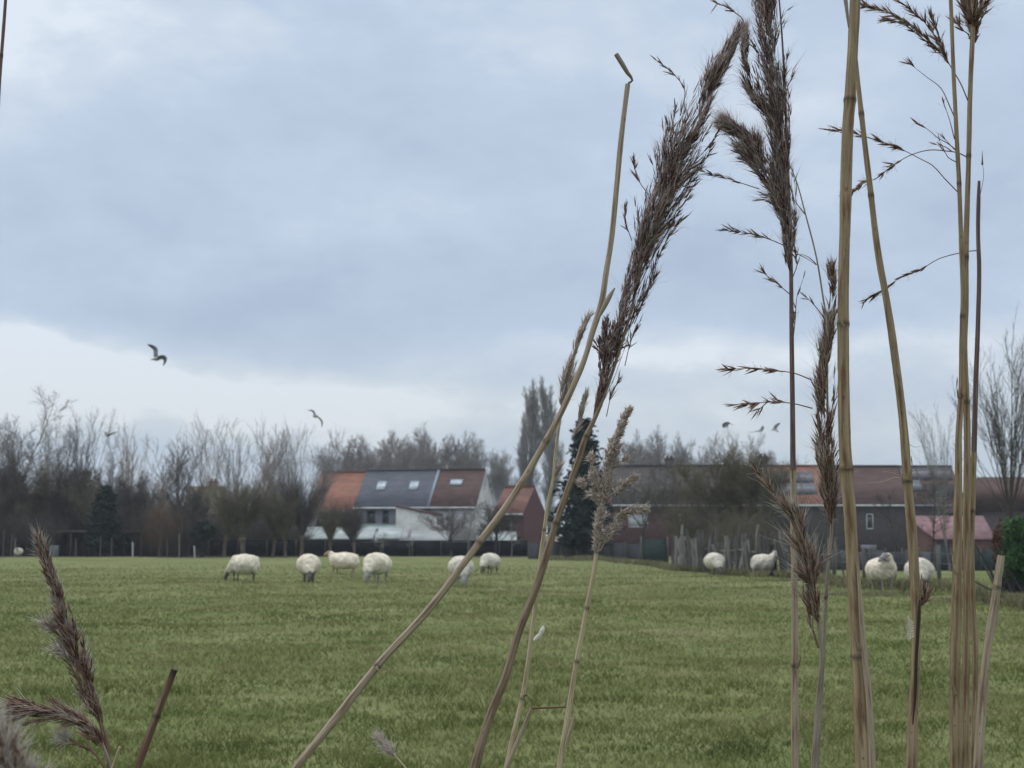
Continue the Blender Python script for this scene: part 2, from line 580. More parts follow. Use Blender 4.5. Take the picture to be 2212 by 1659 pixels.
rnd = np.clip((0.52 - .32 * far_) * (cm - .42 + .12 * far_) + 0.10 * rs.rand(n) - .25 * sst(.62, .8, value_noise(xx, yy, .9, 41)) + 0.20 * (cl3 - .5) + 0.31 + .20 * far_ + 0.45 * dry * rs.rand(n) + (rs.rand(n) < 0.05) * 0.35, 0, 1)
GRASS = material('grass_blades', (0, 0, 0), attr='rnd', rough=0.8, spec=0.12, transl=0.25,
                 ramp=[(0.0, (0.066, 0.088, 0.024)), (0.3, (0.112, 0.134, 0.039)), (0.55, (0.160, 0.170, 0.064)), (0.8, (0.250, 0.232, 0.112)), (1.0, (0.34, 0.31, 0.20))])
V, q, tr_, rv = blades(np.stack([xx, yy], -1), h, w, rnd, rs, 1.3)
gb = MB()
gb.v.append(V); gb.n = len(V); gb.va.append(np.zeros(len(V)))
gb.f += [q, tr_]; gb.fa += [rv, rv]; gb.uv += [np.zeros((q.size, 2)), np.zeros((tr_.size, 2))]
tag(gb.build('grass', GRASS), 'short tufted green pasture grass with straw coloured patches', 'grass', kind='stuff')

# long dry grass along the fence on the right
rs = np.random.RandomState(9)
n = 26000
s_ = rs.rand(n)
fence_pts = [(1290, 92), (1454, 66), (1600, 58.5), (1720, 53), (1800, 46), (1860, 44), (2030, 43), (2140, 36), (2260, 31)]
fu = np.array([a for a, b in fence_pts]); fy_ = np.array([b for a, b in fence_pts])
uu = 1180 + s_ * 1080
yb = np.interp(uu, fu, fy_) + (rs.randn(n) * 1.0 - 0.7)
keep = (value_noise(uu * 0.05, yb * 0.6, 1.0, 21) > 0.40) & ~((uu > 1820) & (uu < 2100) & (rs.rand(n) < 0.75))
uu, yb = uu[keep], yb[keep]; n = len(uu)
xb = (uu - CU) / F_ * yb / cp_
V, q, tr_, rv = blades(np.stack([xb, yb], -1), 0.12 + 0.22 * rs.rand(n), np.full(n, 0.03), np.clip(0.45 + 0.5 * rs.rand(n), 0, 1), rs, 0.9)
gb = MB(); gb.v.append(V); gb.n = len(V); gb.va.append(np.zeros(len(V)))
gb.f += [q, tr_]; gb.fa += [rv, rv]; gb.uv += [np.zeros((q.size, 2)), np.zeros((tr_.size, 2))]
DRYG = material('dry_grass_blades', (0, 0, 0), attr='rnd', rough=0.9, spec=0.1, transl=0.2,
                ramp=[(0.0, (0.07, 0.10, 0.03)), (0.55, (0.12, 0.125, 0.055)), (0.8, (0.19, 0.17, 0.10)), (1.0, (0.28, 0.245, 0.155))])
tag(gb.build('dry_grass', DRYG), 'long dry grass along the foot of the fence on the right', 'grass', kind='stuff')


# ------------------------------------------------------------------ trees
def limb(P0, D, L, R, npts, wob, trop, taper, rs):
    """grow B branches as polylines"""
    B = len(P0)
    pts = [P0]; d = nrm(D)
    st = (L / (npts - 1))[:, None]
    for i in range(npts - 1):
        d = nrm(d + rs.randn(B, 3) * wob + np.array([0, 0, trop]))
        pts.append(pts[-1] + d * st)
    Pt = np.stack(pts, 1)
    tt = np.linspace(0, 1, npts)
    return Pt, R[:, None] * (1 - (1 - taper) * tt)[None]


def children(Pt, R, m, t0, t1, ang, jit, rs, flat=False):
    B, n, _ = Pt.shape
    t_ = t0 + (t1 - t0) * (np.arange(m)[None] + rs.rand(B, m)) / m
    f = np.clip(t_ * (n - 1), 0, n - 1.001); i = f.astype(int); fr = (f - i)[..., None]
    bi = np.arange(B)[:, None]
    p = Pt[bi, i] * (1 - fr) + Pt[bi, i + 1] * fr
    r = R[bi, i] * (1 - fr[..., 0]) + R[bi, i + 1] * fr[..., 0]
    tg = nrm(Pt[bi, i + 1] - Pt[bi, i])
    rnd_ = rs.randn(B, m, 3)
    side = nrm(np.cross(tg, rnd_))
    a = np.radians(ang * (1 + jit * rs.randn(B, m)))[..., None]
    d = np.cos(a) * tg + np.sin(a) * side
    return p.reshape(-1, 3), d.reshape(-1, 3), t_.reshape(-1), r.reshape(-1)


TREE_CACHE = {}


def tree_meshes(kind, seed):
    """trunk and crown for a 10 m tall tree of a kind"""
    key = (kind, seed)
    if key in TREE_CACHE:
        return TREE_CACHE[key]
    rs = np.random.RandomState(seed * 17 + len(kind))
    H = 10.0
    tk, cr_ = MB(), MB()
    K = dict(
        spreading=dict(tl=.38, tr=.020, n1=9, a1=27, l1=.60, t1=.55, r1=.5, trop=.06, n2=10, a2=31, l2=.44, n3=8, a3=34, l3=.42, n4=6, l4=.5, a4=32, wob=.085, drop=.2),
        dense=dict(tl=.50, tr=.022, n1=15, a1=36, l1=.50, t1=.30, r1=.42, trop=.09, n2=12, a2=34, l2=.44, n3=10, a3=36, l3=.45, n4=8, l4=.55, a4=36, wob=.11, drop=.25),
        columnar=dict(tl=.97, tr=.016, n1=60, a1=14, l1=.28, t1=.08, r1=.30, trop=.08, n2=10, a2=17, l2=.42, n3=6, a3=20, l3=.55, n4=3, l4=.5, a4=20, wob=.035, drop=.35),
        upright=dict(tl=.30, tr=.012, n1=11, a1=9, l1=.74, t1=.35, r1=.34, trop=.03, n2=9, a2=20, l2=.30, n3=5, a3=24, l3=.5, n4=1, l4=.5, a4=25, wob=.028, drop=.15),
        pollard=dict(tl=.27, tr=.030, n1=60, a1=27, l1=.62, t1=.86, r1=.14, trop=.035, n2=8, a2=18, l2=.40, n3=5, a3=22, l3=.5, n4=3, l4=.5, a4=25, wob=.04, drop=.0),
        bush=dict(tl=.12, tr=.030, n1=30, a1=40, l1=.72, t1=.3, r1=.22, trop=.06, n2=10, a2=30, l2=.42, n3=8, a3=36, l3=.5, n4=5, l4=.55, a4=35, wob=.11, drop=.0),
        weeping=dict(tl=.45, tr=.030, n1=12, a1=42, l1=.50, t1=.5, r1=.4, trop=.06, n2=9, a2=40, l2=.40, n3=10, a3=40, l3=.9, n4=3, l4=.6, a4=12, wob=.10, drop=.2),
        bigpollard=dict(tl=.36, tr=.024, n1=26, a1=20, l1=.60, t1=.90, r1=.20, trop=.03, n2=7, a2=18, l2=.42, n3=3, a3=22, l3=.5, n4=2, l4=.5, a4=25, wob=.03, drop=.0),
        sapling=dict(tl=.95, tr=.009, n1=16, a1=38, l1=.26, t1=.30, r1=.40, trop=.05, n2=7, a2=35, l2=.5, n3=5, a3=35, l3=.5, n4=2, l4=.5, a4=30, wob=.09, drop=.5),
    )[kind]
    lean = rs.randn(3) * 0.03; lean[2] = 1
    P0, R0 = limb(np.zeros((1, 3)), lean[None], np.array([K['tl'] * H]), np.array([K['tr'] * H]), 12, .035, 0, .45 if kind in ('spreading', 'dense') else (.85 if kind == 'pollard' else .10), rs)
    R0[:, 0] *= 1.35
    if 'pollard' in kind:
        R0[:, -3:] *= np.array([1.3, 1.75, 1.3])
    tubes(tk, P0, R0, 9, cap=True)
    p, d, t_, r = children(P0, R0, K['n1'], K['t1'], 1.0, K['a1'], .3, rs)
    if 'pollard' in kind:
        d = nrm(d + np.array([0, 0, .25]))
    L = K['l1'] * H * (1 - K['drop'] * np.clip((t_ - K['t1']) / (1 - K['t1']), 0, 1)) * (.75 + .5 * rs.rand(len(p)))
    if kind == 'columnar':
        L *= np.clip((t_ - .02) * 5, .4, 1)
    P1, R1 = limb(p, d, L, np.maximum(r * K['r1'], .026), 7, K['wob'], K['trop'], .25, rs)
    tubes(cr_, P1, R1, 5)
    p, d, t_, r = children(P1, R1, K['n2'], .2, 1.0, K['a2'], .3, rs)
    L = np.repeat(L, K['n2']) * K['l2'] * (1.15 - .6 * t_) * (.7 + .6 * rs.rand(len(p)))
    P2, R2 = limb(p, d, L, np.maximum(r * .5, .015), 5, K['wob'] * 1.2, K['trop'] * (1 if kind != 'weeping' else -1), .35, rs)
    tubes(cr_, P2, R2, 3)
    p, d, t_, r = children(P2, R2, K['n3'], .15, 1.0, K['a3'], .3, rs)
    L = np.repeat(L, K['n3']) * K['l3'] * (1.1 - .5 * t_) * (.7 + .6 * rs.rand(len(p)))
    if kind == 'weeping':
        L = 2.2 + 2.2 * rs.rand(len(p)); L = np.minimum(L, np.maximum(p[:, 2] - .4, .3))
    P3, R3 = limb(p, d, L, np.full(len(p), .0105), 4 if kind != 'weeping' else 7, K['wob'] * 1.2, K['trop'] if kind != 'weeping' else -.55, .5, rs)
    tubes(cr_, P3, R3, 3)
    if K['n4']:
        p, d, t_, r = children(P3, R3, K['n4'], .2, 1.0, K['a4'], .3, rs)
        L = np.repeat(L, K['n4']) * K['l4'] * (.7 + .6 * rs.rand(len(p)))
        P4, R4 = limb(p, d, L, np.full(len(p), .0070), 3, K['wob'], 0 if kind != 'weeping' else -.4, .6, rs)
        tubes(cr_, P4, R4, 3)
    V = np.concatenate(cr_.v)
    top = np.percentile(V[:, 2], 99.0)
    wid = (np.percentile(V[:, 0], 97) - np.percentile(V[:, 0], 3))
    TREE_CACHE[key] = (tk, cr_, top, wid, {})
    return TREE_CACHE[key]


def tree(name, kind, seed, u, y, vtop, wu, bk, tw, label, cat='tree', group=None, rz=0.0, x=None):
    """a bare tree: top at photo row vtop, crown wu photo units wide"""
    tk, cr_, top, wid, ms = tree_meshes(kind, seed)
    g_ = G(u, y)
    H_ = zat(vtop, y) - g_[2]
    sz = H_ / top
    sx = (wu * y / F_) / wid
    o = empty(name, g_, label, cat, group, rz)
    o.scale = (sx, sx, sz)
    for nm, mb, mt in (('trunk', tk, bk), ('crown', cr_, tw)):
        k2 = (nm, mt.name)
        if k2 not in ms:
            c = mb.build(nm, mt, origin=(0, 0, 0), smooth=(nm == 'trunk'))
            ms[k2] = c.data
        else:
            c = bpy.data.objects.new(nm, ms[k2]); C.objects.link(c)
        c.parent = o
    return o


# --- leafy / needled crowns
def leaf_cloud(mb, centres, size, rs, flat=0.0):
    n = len(centres)
    a = nrm(rs.randn(n, 3)); b = nrm(np.cross(a, rs.randn(n, 3)))
    if flat:
        a[:, 2] *= (1 - flat); a = nrm(a)
    s = (size * (.6 + .8 * rs.rand(n)))[:, None]
    V = np.stack([centres - a * s, centres + b * s * .5, centres + a * s, centres - b * s * .5], 1).reshape(-1, 3)
    q = np.arange(n * 4).reshape(n, 4)
    mb.add(V, q, rs.rand(n))
    return mb


def conifer(u, y, vtop, wu, label, seed, nb=150, rough=.5, name='conifer', vbase=None):
    rs = np.random.RandomState(seed)
    g_ = G(u, y); H_ = zat(vtop, y) - g_[2]; W_ = wu * y / F_ / 2
    o = empty(name, g_, label, 'tree')
    tk = MB(); tubes(tk, np.array([[[0, 0, z] for z in np.linspace(0, H_ * .97, 8)]]), np.linspace(.16, .02, 8)[None], 8, cap=True)
    tk.build('trunk', BARK_DARK, o, origin=(0, 0, 0))
    cr_ = MB(); pts = []
    for i in range(nb):
        t_ = (i + rs.rand()) / nb
        z = H_ * (.08 + .90 * t_)
        L = W_ * (1 - t_) ** .75 * (1 - rough * rs.rand()) + .12
        if t_ < .12: L *= .75
        a = rs.rand() * 2 * math.pi
        d = np.array([math.cos(a), math.sin(a), .15 - .1 * rs.rand()])
        s = np.linspace(.1, 1, 7)[:, None]
        bp = np.array([0, 0, z]) + d * L * s + np.array([0, 0, -.18]) * L * s ** 2 + np.array([0, 0, .1]) * L * s ** 4
        tubes(cr_, bp[None], np.linspace(.025, .008, 7)[None], 3)
        m = int(60 * L / max(W_, .1)) + 12
        f = rs.rand(m) ** .7
        q = np.array([0, 0, z]) + d * L * f[:, None] - np.array([0, 0, .18]) * L * (f ** 2)[:, None]
        q = q + rs.randn(m, 3) * np.array([.16, .16, .09]) * (.5 + W_ * .25)
        pts.append(q)
    leaf_cloud(cr_, np.concatenate(pts), .13 + .02 * W_, rs, .4)
    cr_.build('crown', CONIF, o, origin=(0, 0, 0))
    return o


def shrub(u, y, vtop, wu, mat_, label, seed, name='evergreen_shrub', n=3500, size=.07, depth=1.0, stem=BARK_DARK, lift=.1):
    rs = np.random.RandomState(seed)
    g_ = G(u, y); H_ = zat(vtop, y) - g_[2]; W_ = wu * y / F_ / 2
    o = empty(name, g_, label, 'shrub')
    st = MB()
    p = np.zeros((9, 3)); p[:, :2] = rs.randn(9, 2) * .12 * W_
    d = nrm(rs.randn(9, 3) * np.array([.5, .5, 0]) + np.array([0, 0, 1]))
    Pt, R = limb(p, d, np.full(9, H_ * .75), np.full(9, .04), 6, .12, .0, .3, rs)
    tubes(st, Pt, R, 5); st.build('stem', stem, o, origin=(0, 0, 0))
    # clumps of leaves spread through the crown's volume
    k = 26
    cc = nrm(rs.randn(k, 3)) * (rs.rand(k, 1) ** .4) * .62
    cc[:, 2] = np.abs(cc[:, 2]) * 1.2 if lift < .2 else cc[:, 2]
    pts = []
    for c in cc:
        m = n // k
        r_ = .28 + .18 * rs.rand()
        pts.append(c + nrm(rs.randn(m, 3)) * r_ * (rs.rand(m, 1) ** .35))
    q = np.concatenate(pts)
    q[:, 2] = (q[:, 2] - q[:, 2].min()) / (q[:, 2].max() - q[:, 2].min())
    q = q * np.array([W_, W_ * depth, H_ * (1 - lift)]) + np.array([0, 0, H_ * lift])
    fl = MB(); leaf_cloud(fl, q, size, rs)
    fl.build('foliage', mat_, o, origin=(0, 0, 0))
    return o


# ---- left wood: tall trees against the sky
BG = 'tall bare trees against the sky on the left'
for (kind, seed, u, y, vt, wu, bk, tw, lab) in [
    ('spreading', 3, 38, 112, 856, 165, BARK_DARK, TW_GREY, 'tall bare tree with wide rounded crown, tallest at the left edge'),
    ('spreading', 2, 112, 118, 920, 130, BARK_DARK, TW_GREY, 'bare arching tree just right of the tallest rounded one'),
    ('upright', 3, 168, 116, 882, 96, BARK_DARK, TW_DARK, 'dark bare poplar with dense upright branches, left of the flying gull'),
    ('upright', 2, 276, 112, 918, 58, BARK_BROWN, TW_TAN, 'slender tan bare poplar right of the faint gull'),
    ('spreading', 3, 238, 122, 948, 75, BARK_GREY, TW_GREY, 'small pale bare tree left of the slender tan poplar'),
    ('upright', 1, 325, 118, 955, 70, BARK_GREY, TW_GREY, 'low pale bare tree right of the slender tan poplar'),
    ('upright', 2, 388, 116, 942, 88, BARK_DARK, TW_DARK, 'dark bare tree with forked top above the brown gabled house'),
    ('upright', 3, 458, 125, 900, 92, BARK_GREY, TW_TAN, 'tallest of the pale upright trees, above the house chimney'),
    ('upright', 4, 505, 128, 918, 72, BARK_GREY, TW_GREY, 'pale upright tree just right of the tallest upright one'),
    ('upright', 1, 545, 124, 932, 68, BARK_GREY, TW_TAN, 'pale thin tree above the left slope of the grey slate roof'),
    ('upright', 2, 578, 130, 912, 62, BARK_GREY, TW_GREY, 'pale tree with one very thin straight leader above the grey roof'),
    ('upright', 4, 608, 124, 925, 60, BARK_GREY, TW_GREY, 'thin leaning bare tree above the white roof edge'),
    ('upright', 3, 640, 127, 915, 66, BARK_BROWN, TW_GREY, 'bare tree with oval brownish top left of the second gull'),
    ('upright', 1, 676, 132, 930, 56, BARK_GREY, TW_PALE, 'palest bare tree below the second gull'),
]:
    tree('bare_tree', kind, seed, u, y, vt, wu, bk, tw, lab, group=BG, rz=seed * 1.7 + u)

# darker lower storey at the left
for i, (kind, seed, u, y, vt, wu, bk, tw, lab) in enumerate([
    ('dense', 1, -12, 106, 990, 130, BARK_DARK, TW_DARK, 'dark bare bushy tree cut by the left edge of the picture'),
    ('dense', 2, 60, 107, 1020, 110, BARK_DARK, TW_OLIVE, 'dark bushy tree above the far pale sheep'),
    ('dense', 3, 128, 108, 1000, 105, BARK_DARK, TW_DARK, 'dark bushy tree behind the left end of the open shelter'),
    ('spreading', 1, 190, 107, 1020, 100, BARK_DARK, TW_OLIVE, 'dark bushy tree over the middle of the open shelter'),
    ('dense', 2, 282, 107, 1028, 85, BARK_DARK, TW_DARK, 'dark bushy tree just right of the blackish conifer'),
    ('spreading', 2, 322, 108, 1040, 95, BARK_DARK, TW_TAN, 'dark bushy tree left of the rusty weeping willow'),
    ('dense', 1, 405, 107, 1050, 95, BARK_DARK, TW_DARK, 'dark bare tree in front of the brown gabled house'),
    ('bush', 1, 15, 104, 1085, 90, BARK_DARK, TW_DARK, 'low dark twiggy bush at the left edge under the tall rounded tree'),
    ('bush', 2, 92, 104, 1105, 90, BARK_DARK, TW_DARK, 'low dark twiggy bush behind the seed head at the left'),
    ('bush', 1, 168, 110, 1080, 100, BARK_DARK, TW_DARK, 'dark twiggy bush rising behind the shelter roof'),
    ('bush', 2, 300, 105, 1090, 85, BARK_DARK, TW_DARK, 'low dark twiggy bush right of the blackish conifer'),
    ('bush', 3, 392, 104.5, 1100, 80, BARK_DARK, TW_DARK, 'low dark twiggy bush left of the round black shrub'),
    ('weeping', 1, 345, 103.5, 1085, 70, BARK_BROWN, TW_RUST, 'rusty brown weeping willow with hanging shoots at the field edge'),
]):
    nm = {'dense': 'bare_tree', 'spreading': 'bare_tree', 'bush': 'bare_bush', 'weeping': 'weeping_willow'}[kind]
    tree(nm, kind, seed, u, y, vt, wu, bk, tw, lab, cat='bush' if kind == 'bush' else 'tree', group='dark trees and bushes at the left edge of the field', rz=i * 2.1)

conifer(228, 104.5, 1050, 92, 'blackish green conifer right of the open shelter', 3, 190, .15)
shrub(437, 104, 1124, 72, EVERG, 'round black evergreen shrub left of the pollard row', 4, n=4200, size=.10, lift=.42)
shrub(128, 111, 1075, 110, EVERG, 'dark evergreen shrub behind the open shelter at the left', 14, n=6000, size=.12, lift=.05)
shrub(30, 112, 1010, 140, EVERG, 'dark ivy covered thicket under the tall rounded tree', 15, n=8000, size=.14, lift=.05)
shrub(262, 113, 1040, 80, EVERG, 'dark evergreen behind the blackish conifer', 16, n=6000, size=.12, lift=.05)
shrub(180, 120, 1015, 120, EVERG, 'dark ivy covered thicket under the dark poplar', 17, n=8000, size=.14, lift=.05)

# impenetrable brushwood behind the first trees (reads as one mass)
rs = np.random.RandomState(31)
ub = MB()
n = 11000
x_ = xat(-420, 112) + rs.rand(n) * (xat(640, 112) - xat(-420, 112))
y_ = 108 + rs.rand(n) * 8
hmax = 5.2 + 2.6 * value_noise(x_, y_ * .2, 2.5, 4) - 2.6 * sst(xat(210, 112), xat(420, 112), x_) - 1.6 * sst(xat(440, 112), xat(640, 112), x_)
Pt, R = limb(np.stack([x_, y_, 0 * x_], -1), nrm(np.stack([rs.randn(n) * .35, rs.randn(n) * .35, np.ones(n)], -1)), hmax * (.35 + .65 * rs.rand(n)), np.full(n, .030), 6, .14, .0, .3, rs)
tubes(ub, Pt, R, 3)
p, d, t_, r = children(Pt, R, 3, .3, 1., 40, .3, rs)
P2, R2 = limb(p, d, .6 + .9 * rs.rand(len(p)), np.full(len(p), .017), 3, .15, .02, .5, rs)
tubes(ub, P2, R2, 3)
tag(ub.build('brushwood', TW_DARK), 'dark brushwood filling the wood behind the first trees on the left', 'brushwood', kind='stuff')

# ---- pollard willow row along the far edge
for i, (u, y, vt, wu, tw, lab) in enumerate([
    (485, 104, 1040, 75, TW_OLIVE, 'olive pollard willow, leftmost of the row, at the left end of the black screen fence'),
    (526, 103.5, 1035, 90, TW_OLIVE, 'olive pollard willow above the largest grazing sheep'),
    (590, 104.5, 1060, 60, TW_OLIVE, 'slim olive pollard willow in front of the lilac shed roof'),
    (617, 103.5, 1062, 58, TW_OLIVE, 'olive pollard willow with leaning trunk left of the dark one'),
    (652, 104, 1020, 66, TW_DARK, 'darkest pollard willow, left of the orange tiled roof'),
    (714, 103.5, 1085, 50, TW_OLIVE, 'pollard willow in front of the orange tiled roof'),
    (765, 104, 1085, 62, TW_DARK, 'dark pollard willow hiding the left end of the grey house wall'),
]):
    tree('pollard_willow', 'pollard', 1 + i % 3, u, y, vt, wu, BARK_BROWN, tw, lab, group='pollard willows along the far side of the field', rz=i * 1.3)
for i, (kind, u, y, vt, wu, tw, lab) in enumerate([
    ('sapling', 822, 104, 1150, 30, TW_GREY, 'thin bare sapling beside the white flat roof'),
    ('sapling', 885, 104, 1145, 26, TW_GREY, 'thin bare sapling below the whitewashed extension'),
    ('spreading', 975, 106, 1085, 80, TW_DARK, 'bare garden tree in front of the dark red roofed house'),
    ('sapling', 1012, 104, 1080, 60, TW_GREY, 'bare garden tree in front of the white gable end'),
    ('dense', 1070, 106, 1090, 80, TW_DARK, 'dark bare garden tree left of the red brick gable'),
    ('sapling', 1105, 105, 1130, 34, TW_GREY, 'thin bare sapling below the red brick gable'),
]):
    tree('garden_tree', kind, 1 + i % 3, u, y, vt, wu, BARK_GREY if tw is TW_GREY else BARK_DARK, tw, lab, group='garden trees behind the black screen fence', rz=i * 1.9)

# ---- trees far behind the houses
for i, (kind, seed, u, y, vt, wu, tw, lab) in enumerate([
    ('dense', 1, 738, 215, 958, 105, TW_GREY, 'round topped bare tree behind the orange roof'),
    ('dense', 2, 800, 220, 946, 115, TW_GREY, 'round topped bare tree behind the left end of the grey slate roof'),
    ('dense', 3, 862, 212, 950, 110, TW_GREY, 'round topped bare tree behind the middle of the grey slate roof'),
    ('dense', 1, 922, 222, 932, 105, TW_GREY, 'highest round topped bare tree behind the grey slate roof'),
    ('dense', 2, 978, 216, 945, 110, TW_GREY, 'round topped bare tree behind the dark red roof'),
    ('dense', 3, 1035, 224, 958, 105, TW_PALE, 'paler round topped bare tree behind the white gable'),
    ('dense', 1, 1085, 220, 985, 70, TW_PALE, 'small pale bare tree left of the twin poplars'),
    ('columnar', 1, 1141, 190, 836, 40, TW_PALE, 'left one of the twin tall poplars behind the leaning reed'),
    ('columnar', 1, 1188, 188, 832, 42, TW_PALE, 'right one of the twin tall poplars behind the leaning reed'),
    ('columnar', 3, 1120, 196, 905, 30, TW_PALE, 'shorter poplar at the left foot of the twin poplars'),
    ('dense', 2, 1345, 200, 965, 90, TW_GREY, 'bare tree behind the grey fluffy seed head'),
    ('dense', 3, 1418, 205, 942, 125, TW_GREY, 'large round bare tree above the left chimney of the terrace'),
    ('dense', 1, 1492, 205, 955, 80, TW_GREY, 'small round bare tree right of the left terrace chimney'),
    ('spreading', 2, 1580, 195, 935, 110, TW_GREY, 'bare tree under the three gulls, left of the right terrace chimney'),
    ('spreading', 3, 1650, 195, 945, 95, TW_GREY, 'bare tree just above the right chimney of the terrace'),
]):
    tree('bare_tree' if kind != 'columnar' else 'poplar', kind, seed, u, y, vt, wu, BARK_GREY, tw, lab, group='bare trees beyond the houses', rz=i * 2.3 + .4)

# ---- right: trees in front of the terrace
conifer(1262, 96, 902, 190, 'large ragged black conifer behind the reed seed heads', 8, 230, .72)
for i, (kind, seed, u, y, vt, wu, bk, tw, lab) in enumerate([
    ('spreading', 1, 1385, 92, 1010, 120, BARK_DARK, TW_DARK, 'dark bare tree in front of the left end of the terrace'),
    ('spreading', 2, 1478, 82, 1010, 130, BARK_DARK, TW_DARK, 'dark bare tree below the left terrace chimney'),
    ('dense', 3, 1562, 74, 975, 180, BARK_GREY, TW_OLIVE, 'olive bare tree with grey trunk behind the stake fence'),
    ('dense', 1, 1640, 72, 985, 140, BARK_GREY, TW_OLIVE, 'olive bare tree left of the slim reed stem, behind the fence'),
    ('bush', 2, 1500, 76, 1085, 130, BARK_DARK, TW_OLIVE, 'olive twiggy bush behind the left part of the stake fence'),
    ('bush', 3, 1605, 70, 1095, 130, BARK_DARK, TW_OLIVE, 'olive twiggy bush behind the middle of the stake fence'),
    ('bush', 1, 1690, 74, 1100, 100, BARK_DARK, TW_DARK, 'dark twiggy bush behind the right part of the stake fence'),
    ('sapling', 1, 1931, 45, 1060, 75, BARK_DARK, TW_DARK, 'thin dark tree standing between the two nearest sheep'),
    ('sapling', 2, 2008, 55, 1020, 85, BARK_DARK, TW_DARK, 'thin dark tree left of the pink roofed shed'),
    ('sapling', 3, 1822, 50, 1080, 60, BARK_DARK, TW_DARK, 'thin leaning dark tree half behind the thickest reed'),
    ('upright', 3, 2050, 95, 882, 90, BARK_GREY, TW_GREY, 'tall thin bare tree behind the reed cluster on the right'),
    ('bigpollard', 2, 2186, 37, 728, 165, BARK_DARK, TW_DARK, 'big pollard tree with long upright shoots at the right edge'),
]):
    nm = {'bigpollard': 'pollard_tree', 'bush': 'bare_bush', 'sapling': 'young_tree'}.get(kind, 'bare_tree')
    tree(nm, kind, seed, u, y, vt, wu, bk, tw, lab, cat='bush' if kind == 'bush' else 'tree', group='trees and bushes on the right beside the terrace', rz=i * 1.1 + .2)
shrub(2196, 35, 1110, 92, IVYG, 'green leafy bush at the right edge beside the pollard tree', 5, 'leafy_bush', n=9000, size=.035, lift=.25)
shrub(2200, 36.5, 1190, 120, EVERG, 'dark hedge bush at the foot of the pollard tree on the right', 6, 'hedge_bush', n=9000, size=.045, lift=.0)
shrub(2158, 38, 1120, 34, RUSTL, 'rust brown leafy shrub left of the green bush', 7, 'rusty_shrub', n=3000, size=.035, lift=.2)

# ------------------------------------------------------------------ buildings
def tile_mat(name, a, b, s=1.0):
    return material(name, a, b, 0.9 * s, (1, 1, 3), 0.8, 0.4, 14)


T_ORANGE = tile_mat('tiles_orange', (0.165, 0.075, 0.055), (0.23, 0.105, 0.075))
T_RUST = tile_mat('tiles_rust', (0.085, 0.045, 0.038), (0.16, 0.072, 0.054))
T_SLATE = tile_mat('tiles_slate', (0.062, 0.068, 0.085), (0.085, 0.092, 0.112))
T_RED = tile_mat('tiles_dark_red', (0.055, 0.032, 0.030), (0.085, 0.047, 0.042))
T_BROWN = tile_mat('tiles_brown', (0.038, 0.034, 0.033), (0.062, 0.054, 0.050))
T_OLIVE = tile_mat('tiles_olive', (0.085, 0.075, 0.05), (0.12, 0.10, 0.07))
PINK = material('sheet_pink', (0.17, 0.095, 0.10), (0.24, 0.135, 0.14), 2.2, rough=.6)
BRICK = material('brick_red', (0.075, 0.036, 0.036), (0.125, 0.058, 0.055), 3.0, (1, 1, 3), .9)
BRICK_O = material('brick_orange', (0.15, 0.075, 0.055), (0.20, 0.10, 0.075), 3.0, (1, 1, 3), .9)
BRICK_D = material('brick_dark', (0.048, 0.042, 0.045), (0.080, 0.068, 0.068), 3.0, (1, 1, 3), .9)
RENDER_W = material('render_white', (0.36, 0.36, 0.35), (0.62, 0.62, 0.60), 0.7, rough=.85)
RENDER_G = material('render_grey', (0.18, 0.185, 0.215), (0.24, 0.245, 0.275), 0.5, rough=.85)
TRIM = material('trim_white', (0.50, 0.52, 0.52), (0.62, 0.63, 0.62), 2, rough=.6)
TRIM_D = material('trim_grey', (0.10, 0.11, 0.12), (0.15, 0.16, 0.17), 2, rough=.6)
GLASS = material('window_glass', (0.012, 0.016, 0.022), (0.02, 0.026, 0.035), 2, rough=.08, spec=.6)
SKYL = material('skylight_glass', (0.25, 0.29, 0.34), (0.40, 0.45, 0.50), 2, rough=.10, spec=.8)
SOLAR = material('solar_panel', (0.030, 0.033, 0.045), (0.046, 0.050, 0.065), 1.5, rough=.25, spec=.5)
PALE_ROOF = material('sheet_pale', (0.25, 0.28, 0.28), (0.38, 0.41, 0.40), .8, rough=.6)
TEAL_ROOF = material('glass_roof_teal', (0.20, 0.26, 0.27), (0.30, 0.36, 0.36), .8, rough=.35)
LILAC = material('sheet_lilac', (0.135, 0.13, 0.165), (0.18, 0.175, 0.21), .8, rough=.7)
BLACKF = material('screen_black', (0.003, 0.005, 0.008), (0.009, 0.012, 0.017), 1.2, rough=.85)
WOODG = material('wood_grey', (0.12, 0.115, 0.105), (0.24, 0.225, 0.205), 3, (1, 1, .2), .9)
WOODD = material('wood_dark', (0.055, 0.052, 0.049), (0.115, 0.108, 0.10), 3, (1, 1, .2), .9)
FENCE_G = material('panel_slate', (0.05, 0.052, 0.06), (0.085, 0.085, 0.095), 1, (1, 1, .3), .9)
GREENF = material('panel_green', (0.016, 0.028, 0.028), (0.028, 0.043, 0.042), 1, rough=.8)


